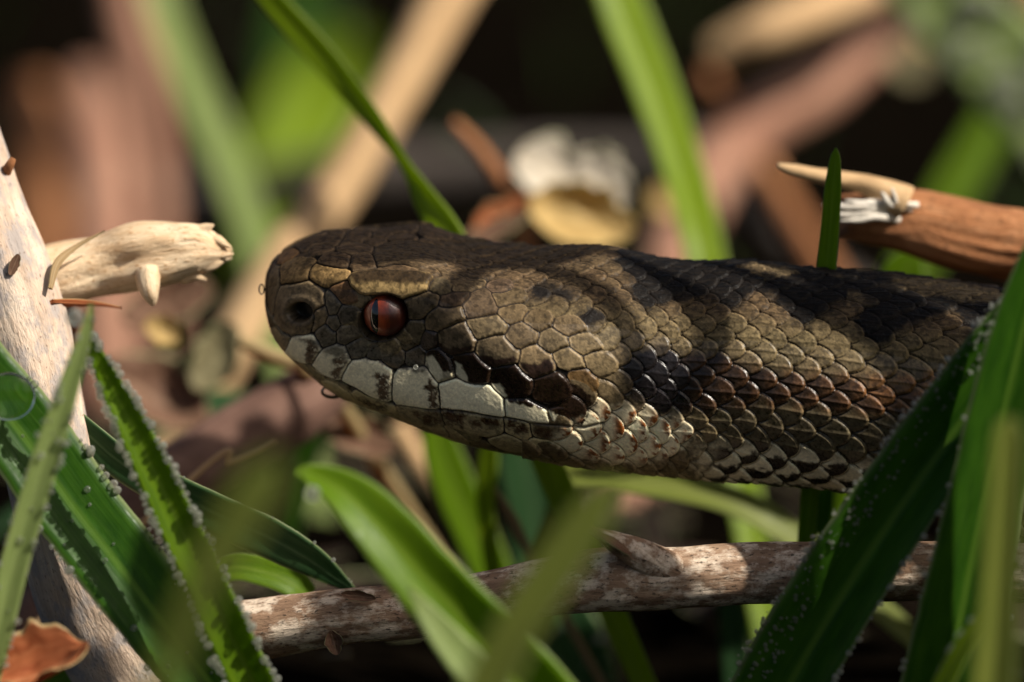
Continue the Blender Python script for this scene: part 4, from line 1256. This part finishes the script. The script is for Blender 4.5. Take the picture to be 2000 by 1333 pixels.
blade('k11', "lit narrow blade with toothed edge leaning across the broad dark blade", [(1992,1100,-26,14),(1965,1140,-26,30),(1925,1200,-26,32),(1880,1270,-26,46),(1840,1350,-26,52)], 'grass_bright', twist=40)
blade('k12', "bright green blade arching in front of the fallen stick", [(578,925,-24,10),(606,930,-24,44),(670,965,-25,88),(740,1030,-26,118),(830,1130,-27,136),(920,1225,-28,150),(1010,1320,-29,160),(1080,1400,-29,160)], 'grass_mid', twist=[-30,-30,-25,-15,-5,0,0,0], fold=24)
blade('k12b', "pale green blade close beside the arching bright green blade", [(800,1150,-30,10),(830,1195,-30,40),(880,1260,-31,66),(940,1330,-32,80),(1000,1400,-32,84)], 'grass_pale', twist=-10)
blade('k13', "blurred olive stem in front of the fallen stick's knot", [(1205,935,-74,10),(1178,975,-74,62),(1128,1050,-74,88),(1070,1135,-74,96),(1010,1230,-74,96),(960,1330,-74,96)], 'grass_olive', twist=10)
blade('k14', "dew beaded green blade tapering up to the branch stub", [(166,640,-8,5),(182,680,-9,26),(222,760,-9,50),(268,850,-10,66),(316,950,-11,76),(362,1050,-12,82),(410,1150,-13,86),(455,1250,-13,90),(500,1345,-13,92)], 'grass_mid', twist=10, fold=20)
blade('k15', "narrow grey green blade leaning over the wide dewy blade", [(178,590,-17,5),(168,640,-17,22),(146,710,-17,38),(116,800,-17,50),(84,900,-17,58),(50,1010,-17,60),(22,1110,-17,60),(-4,1220,-17,60),(-30,1320,-17,60)], 'grass_pale', twist=-20, fold=25)
blade('k16', "wide glossy green blade with dew drops across the pale branch", [(-160,600,-3,150),(-50,735,-4,160),(50,860,-5,168),(130,975,-6.5,172),(215,1085,-8,172),(300,1195,-9,168),(375,1290,-9,160),(440,1380,-9,150)], 'grass_deep', twist=-15, fold=12)
blade('k17', "dark blue green blade with tapered tip resting on the fallen stick", [(698,1158,4,6),(660,1132,4,38),(600,1090,3,74),(520,1046,3,92),(430,1006,2,92),(330,956,2,84),(240,905,2,72),(175,850,2,60),(120,800,3,50)], 'grass_blue', twist=-25, fold=8, root=False)
blade('k17b', "torn stub of green blade behind the fallen stick's left end", [(600,1168,6,50),(570,1140,6,60),(520,1120,6,60),(450,1110,6,56),(390,1150,6,50)], 'grass_mid', twist=20, tip=False)
blade('k18', "blurred olive leaf tip floating between dewy blade and arching blade", [(545,890,-105,20),(525,930,-105,84),(490,980,-105,96),(450,1050,-105,92),(400,1130,-105,80),(360,1230,-105,70)], 'grass_olive', twist=15)
blade('k19', "green blade with a lit patch under the snake's throat", [(850,800,34,30),(858,870,34,72),(890,960,34,84),(930,1050,34,84),(965,1130,34,80)], 'grass_mid', twist=-10)
blade('k20', "yellow green narrow blade hanging under the snake's throat", [(958,860,28,30),(955,905,28,44),(950,960,28,40),(952,1020,28,36),(960,1080,28,36)], 'grass_bright', twist=20)
blade('k21', "broad blue green blade upright below the snake's throat", [(1015,840,40,60),(1025,900,40,112),(1040,970,40,118),(1050,1050,40,110),(1050,1130,40,100)], 'grass_blue', twist=0, fold=8)
blade('k22', "thin pale straw leaning on the blue green blade", [(985,985,24,16),(1005,1020,24,20),(1020,1055,24,20),(1045,1100,24,18)], 'straw', twist=10)
blade('k23', "olive blade arching level beneath the snake's belly", [(1060,925,26,14),(1120,928,26,60),(1250,945,26,58),(1380,968,26,62),(1470,1000,26,66),(1550,1050,26,64),(1620,1110,26,56)], 'grass_olive', twist=-30)
blade('k24', "upright olive blade below the snake's belly beside the dark hollow", [(1110,940,30,60),(1105,1000,30,76),(1085,1070,30,80),(1060,1140,30,76)], 'grass_olive', twist=10)
blade('k25', "dark green upright blade behind the fallen stick below the body", [(1605,940,30,60),(1600,1000,30,66),(1592,1080,30,66),(1590,1150,30,60)], 'grass_deep', twist=5)
blade('k26', "dim blue green blade beneath the fallen stick's middle", [(1100,1160,34,60),(1110,1220,34,120),(1130,1290,34,140),(1150,1370,34,130)], 'grass_blue', twist=0)
blade('k27', "dim green blade below the fallen stick's worn patch", [(1425,1150,30,40),(1432,1220,30,56),(1440,1300,30,60),(1445,1370,30,60)], 'grass_blue', twist=10)
blade('k28', "dim mossy blade beside the folded dark blade's foot", [(1500,1130,40,60),(1510,1200,40,110),(1500,1290,40,120),(1480,1380,40,110)], 'grass_deep', twist=10)
blade('k29', "dark green blade behind the snake's chin", [(650,760,44,20),(632,800,44,44),(608,860,44,50),(590,930,44,48),(575,1000,44,44)], 'grass_deep', twist=10)
blade('k30', "teal leaf lying left of the slanting mauve stick", [(470,775,48,20),(430,785,48,54),(380,800,48,60),(330,820,48,50),(280,850,48,40)], 'grass_blue', twist=20)
blade('k31', "blurred dark green blade rising behind the snake's tail side", [(1795,490,34,20),(1770,530,34,90),(1750,600,34,90),(1730,690,34,80)], 'grass_mid', twist=5)

# ------------------------------------------------------------------ unseen grass blades added outside the picture to shade snake, stick and branch
SUNV = np.array(SUN)
SG_ = "unseen grass blades added to cast shade"
def shade_blade(label, targets, wmm, Y0=None, d=None, mat='grass_mid', group=SG_):
    """blade whose shadow runs through the photo points in targets"""
    ctrl = []
    for px, py, Y in targets:
        p = P(px, py, Y)
        t = d * .001 if d is not None else (Y - Y0) * .001 / -SUNV[1]
        ctrl.append(p + SUNV * t)
    p = ctrl[-1]
    gz = float(ground_z(p[0], p[1])) - .003
    ctrl += [p + np.array([.012, -.002, (gz - p[2]) * .5]), np.array([p[0] + .016, p[1] - .003, gz])]
    n = len(ctrl)
    wd = [wmm * .001 * f for f in np.interp(np.linspace(0, 1, n), [0, .12, .5, 1], [.15, 1, 1, .6])]
    o, dd = ribbon("added_shade_blade", ctrl, wd, M[mat], n0=SUNV, fold=5, seed=int(targets[0][0]))
    tag(o, label, "grass blade", group)
    return o
HEADS = [((450,545,6),(620,545,8),(800,548,9),(1000,535,10),(1180,420,12),(1380,200,14)),
         ((470,720,2),(640,690,0),(780,670,0),(900,560,4),(1060,380,10),(1250,180,14)),
         ((560,470,12),(760,450,14),(960,450,14),(1150,400,14),(1350,220,14))]
for i, tg in enumerate(HEADS):
    shade_blade("arching grass blade reaching over the snake's head from the right", tg, (8, 4, 8)[i], d=(112, 104, 120)[i], mat='grass_mid')
UPR = [((1020,330,6),(1060,600,4),(1080,900,2),(1000,1250,0)),
       ((1270,330,6),(1290,600,4),(1235,860,2),(1060,1250,-4)),
       ((1480,330,6),(1510,620,4),(1600,900,2),(1780,1250,-4)),
       ((1600,330,6),(1660,620,4),(1700,900,2),(1800,1250,0)),
       ((1880,330,6),(1960,620,4),(2020,900,2),(2100,1250,0))]
shade_blade("narrow unseen grass blade added to shade the foot of the pale branch", ((215,1090,-6),(250,1180,-6),(290,1270,-6),(310,1340,-6)), 6.5, Y0=-44, mat='grass_mid')
LOWS = [((700,1060,-4),(735,1130,-4),(745,1200,-4),(730,1290,-4)), ((930,1010,-4),(975,1080,-4),(990,1150,-4),(980,1270,-4)), ((1060,1000,-4),(1095,1080,-4),(1105,1150,-4),(1095,1270,-4))]
for i, tg in enumerate(LOWS):
    shade_blade("short broad unseen blade added to shade the fallen stick", tg, (6, 6.5, 7)[i], Y0=-34 - 3 * i, mat='grass_mid')
for i, tg in enumerate(UPR):
    shade_blade("upright broad grass blade in the tall stand right of the snake", tg, (1.6, 2.2, 2.6, 4, 6)[i], Y0=-27 - 2 * (i % 3), mat='grass_deep' if i % 2 else 'grass_mid')


# ------------------------------------------------------------------ dew
import bmesh
def ico(sub):
    b = bmesh.new()
    bmesh.ops.create_icosphere(b, subdivisions=sub, radius=1.0)
    v = np.array([q.co[:] for q in b.verts]); f = np.array([[q.index for q in t.verts] for t in b.faces])
    b.free()
    return v, f
IV3, IF3 = ico(4)
IV2, IF2 = ico(2)
drop_me = None
def drop(label, p, r, stretch=(1, 1, 1), group=None, clear=False, lens=False):
    global drop_me
    if clear:
        o = mesh_obj("dew_drop", IV3, IF3, M['water_lens'] if lens else M['water_clear'])
    elif drop_me is None:
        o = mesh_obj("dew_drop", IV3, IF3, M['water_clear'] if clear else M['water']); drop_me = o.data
    else:
        o = bpy.data.objects.new("dew_drop", drop_me); C.objects.link(o)
    o.location = p
    o.scale = (r * stretch[0], r * stretch[1], r * stretch[2])
    tag(o, label, "dew drop", group)
    return o
tiny_v, tiny_f, tiny_n = [], [], 0
def bead(p, r):
    global tiny_n
    tiny_v.append(p + IV2 * r); tiny_f.append(IF2 + tiny_n); tiny_n += len(IV2)
def edge_beads(key, label, side, s0, s1, count, rpx, big=5, spread=.5):
    """dew along one edge of a blade: the larger ones are drops of their own"""
    d = BL[key]
    n = len(d['p'])
    rr = np.random.default_rng(hash(key) % 1000 + side + 5) if False else np.random.default_rng(sum(map(ord, key)) + side + 5)
    sizes = np.sort(rr.gamma(3.0, .33, count))[::-1]
    for k in range(count):
        i = int((s0 + (s1 - s0) * rr.uniform(0, 1) ** .8) * (n - 1))
        c = (d['mid'].shape[1] - 1) if side > 0 else 0
        e = d['mid'][i, c]
        out = e - d['p'][i]; out /= np.linalg.norm(out) + 1e-9
        r = rpx * K * np.clip(sizes[k], .3, 1.5)
        p = e + out * r * rr.uniform(-.2, .6) + d['N'][i] * r * rr.uniform(-.3, .8) + rr.normal(0, .2, 3) * r
        if k < big:
            drop(label, p, r, group=label)
        else:
            bead(p, r)
def face_beads(key, label, s0, s1, count, rpx, big=4, cr=None):
    d = BL[key]; n = len(d['p'])
    rr = np.random.default_rng(sum(map(ord, key)) + 77)
    sizes = np.sort(rr.gamma(2.2, .4, count))[::-1]
    for k in range(count):
        i = int(rr.uniform(s0, s1) * (n - 1)); c = rr.integers(*(cr or (1, d['mid'].shape[1] - 1)))
        r = rpx * K * np.clip(sizes[k], .3, 1.3)
        p = d['mid'][i, c] + d['N'][i] * (r * .55 + .00008) + rr.normal(0, 2e-4, 3) * np.array([1, .3, 1])
        if k < big:
            drop(label, p, r, (1, .8, 1), group=label)
        else:
            bead(p, r)
EB = "round dew bead on the upper edge of "
EL = "round dew bead on the lower edge of "
edge_beads('k14', EB + "the green blade tapering to the branch stub", 1, .06, .95, 190, 5.6, 14)
edge_beads('k14', EL + "the green blade tapering to the branch stub", -1, .06, .95, 190, 5.6, 14)
edge_beads('k15', EB + "the narrow grey green leaning blade", 1, .05, .9, 50, 4.2, 6)
edge_beads('k15', EL + "the narrow grey green leaning blade", -1, .05, .9, 40, 4.2, 4)
edge_beads('k16', EB + "the wide glossy green blade", 1, .1, .95, 40, 5.5, 6)
edge_beads('k16', EL + "the wide glossy green blade", -1, .1, .95, 40, 5.5, 6)
edge_beads('k8', EL + "the folded dark blade crossing the snake", -1, .1, .95, 120, 4.5, 12)
edge_beads('k8', EB + "the folded dark blade crossing the snake", 1, .2, .95, 70, 4.0, 8)
edge_beads('k9', EB + "the broad dark upright blade", 1, .2, .95, 30, 4.0, 3)
edge_beads('k9', EL + "the broad dark upright blade", -1, .2, .95, 30, 4.0, 3)
edge_beads('k11', EB + "the lit narrow toothed blade", 1, .2, .8, 16, 4, 2)
edge_beads('k17', EB + "the dark blue green tapered blade", 1, .05, .8, 14, 3, 0)
face_beads('k6', "dew bead glinting on the broad grey green blade far behind", .12, .75, 70, 24, 24)
face_beads('k16', "dew bead lying flat on the wide glossy green blade", .2, .9, 26, 5, 5)
face_beads('k15', "dew bead lying on the narrow grey green leaning blade", .2, .9, 16, 6, 4)
face_beads('k26', "dew bead on the dim blue green blade under the fallen stick", .2, .8, 20, 8, 4)
face_beads('k8', "", .12, .95, 520, 3.4, 0, (6, 9))
drop("large clear dew drop resting on the upper part of the wide glossy blade", P(16, 775, -7.5), 50 * K, (1.05, .40, .95), clear=True, lens=True)
drop("bright dew drop hanging at the tip of the narrow leaning blade", P(146, 621, -17), 17 * K)
drop("tiny dew drop on the tip of the snake's snout", P(511, 566, 7.6), 9 * K, (.7, 1, 1.25), clear=True)
drop("clear water drop hanging under the snake's chin", P(650, 766, 6.5), 20 * K, (1.2, 1, .7), clear=True)
drop("soft dew drop at the tip of the arching bright blade", P(610, 965, -26), 15 * K)
drop("tiny dew drop stuck to a scale beneath the snake's eye", P(812, 718, -1.2), 5 * K)
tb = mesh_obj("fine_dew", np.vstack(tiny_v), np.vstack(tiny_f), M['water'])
tag(tb, "fine dew beads strung along the grass blade edges", "dew", None, "stuff")


# ------------------------------------------------------------------ low growth and litter behind
def scatter_grass():
    rr = np.random.default_rng(5)
    V, F, UVs = [], [], []
    nv = 0
    for k in range(2600):
        if k < 150:
            y = rr.uniform(.07, .42); x = rr.uniform(-.13, .13) * (1 + y); h = rr.uniform(.004, .016)
        else:
            a = rr.uniform(0, 6.283); q = rr.uniform(.35, 2.5); x, y = q * math.cos(a), q * math.sin(a) + .1
            if y < -.2 and abs(x) < .25: continue
            h = rr.uniform(.03, .12)
        z = float(0) - .003
        wd = rr.uniform(.0012, .003) * (1 if k < 150 else 1.6); az = rr.uniform(0, 6.283); ben = rr.uniform(.2, 1.3) * h; ba = rr.uniform(0, 6.283)
        t = np.linspace(0, 1, 6)
        px = x + np.cos(ba) * ben * t ** 2; py = y + np.sin(ba) * ben * t ** 2; pz = z + h * t * (1 - .25 * t)
        ww = wd * (1 - t ** 1.6) / 2 + 1e-5
        l = np.stack([px - np.cos(az) * ww, py - np.sin(az) * ww, pz], -1); r = np.stack([px + np.cos(az) * ww, py + np.sin(az) * ww, pz], -1)
        m = np.stack([px, py, pz], -1) + np.array([-np.sin(az), np.cos(az), 0]) * (ww * .5)[:, None]
        v = np.stack([l, m, r], 1).reshape(-1, 3)
        V.append(v); F.append(grid_faces(6, 3) + nv); nv += 18
        UVs.append(np.stack([np.tile([-1, 0, 1], 6), np.repeat(t * h * 1000, 3)], -1))
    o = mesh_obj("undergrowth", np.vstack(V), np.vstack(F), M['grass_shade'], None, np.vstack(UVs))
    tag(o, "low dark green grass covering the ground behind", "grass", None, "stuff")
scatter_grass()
def scatter_litter():
    rr = np.random.default_rng(11)
    V, F, UVs = [], [], []
    nv = 0
    for k in range(200):
        y = rr.uniform(.04, .12); x = rr.uniform(-.1, .1) * (1 + 1.5 * y)
        if rr.uniform() < .35: y = rr.uniform(-.12, .05); x = rr.choice([-1, 1]) * rr.uniform(.0, .12)
        ln = rr.uniform(.003, .016); wd = ln * rr.uniform(.06, .5); az = rr.uniform(0, 6.283)
        n = 5
        s = np.linspace(-1, 1, n); pr = np.sqrt(np.clip(1 - s ** 2, .03, 1)) * wd / 2
        up = rr.uniform(-.3, .5)
        cx = x + np.cos(az) * s * ln / 2; cy = y + np.sin(az) * s * ln / 2; cz = float(ground_z(x, y)) + .0012 + np.abs(up) * ln * .25 + up * s * ln * .25 + rr.uniform(0, .0025)
        nx, ny = -np.sin(az), np.cos(az)
        l = np.stack([cx - nx * pr, cy - ny * pr, cz], -1); r = np.stack([cx + nx * pr, cy + ny * pr, cz + wd * rr.uniform(-.5, .5)], -1)
        mid = np.stack([cx, cy, cz + wd * .2], -1)
        V.append(np.stack([l, mid, r], 1).reshape(-1, 3)); F.append(grid_faces(n, 3) + nv); nv += 3 * n
        UVs.append(np.stack([np.tile([-1, 0, 1], n), np.repeat(s * ln * 500, 3)], -1))
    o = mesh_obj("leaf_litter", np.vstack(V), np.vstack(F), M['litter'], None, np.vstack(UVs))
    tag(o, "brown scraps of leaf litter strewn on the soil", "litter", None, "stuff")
scatter_litter()
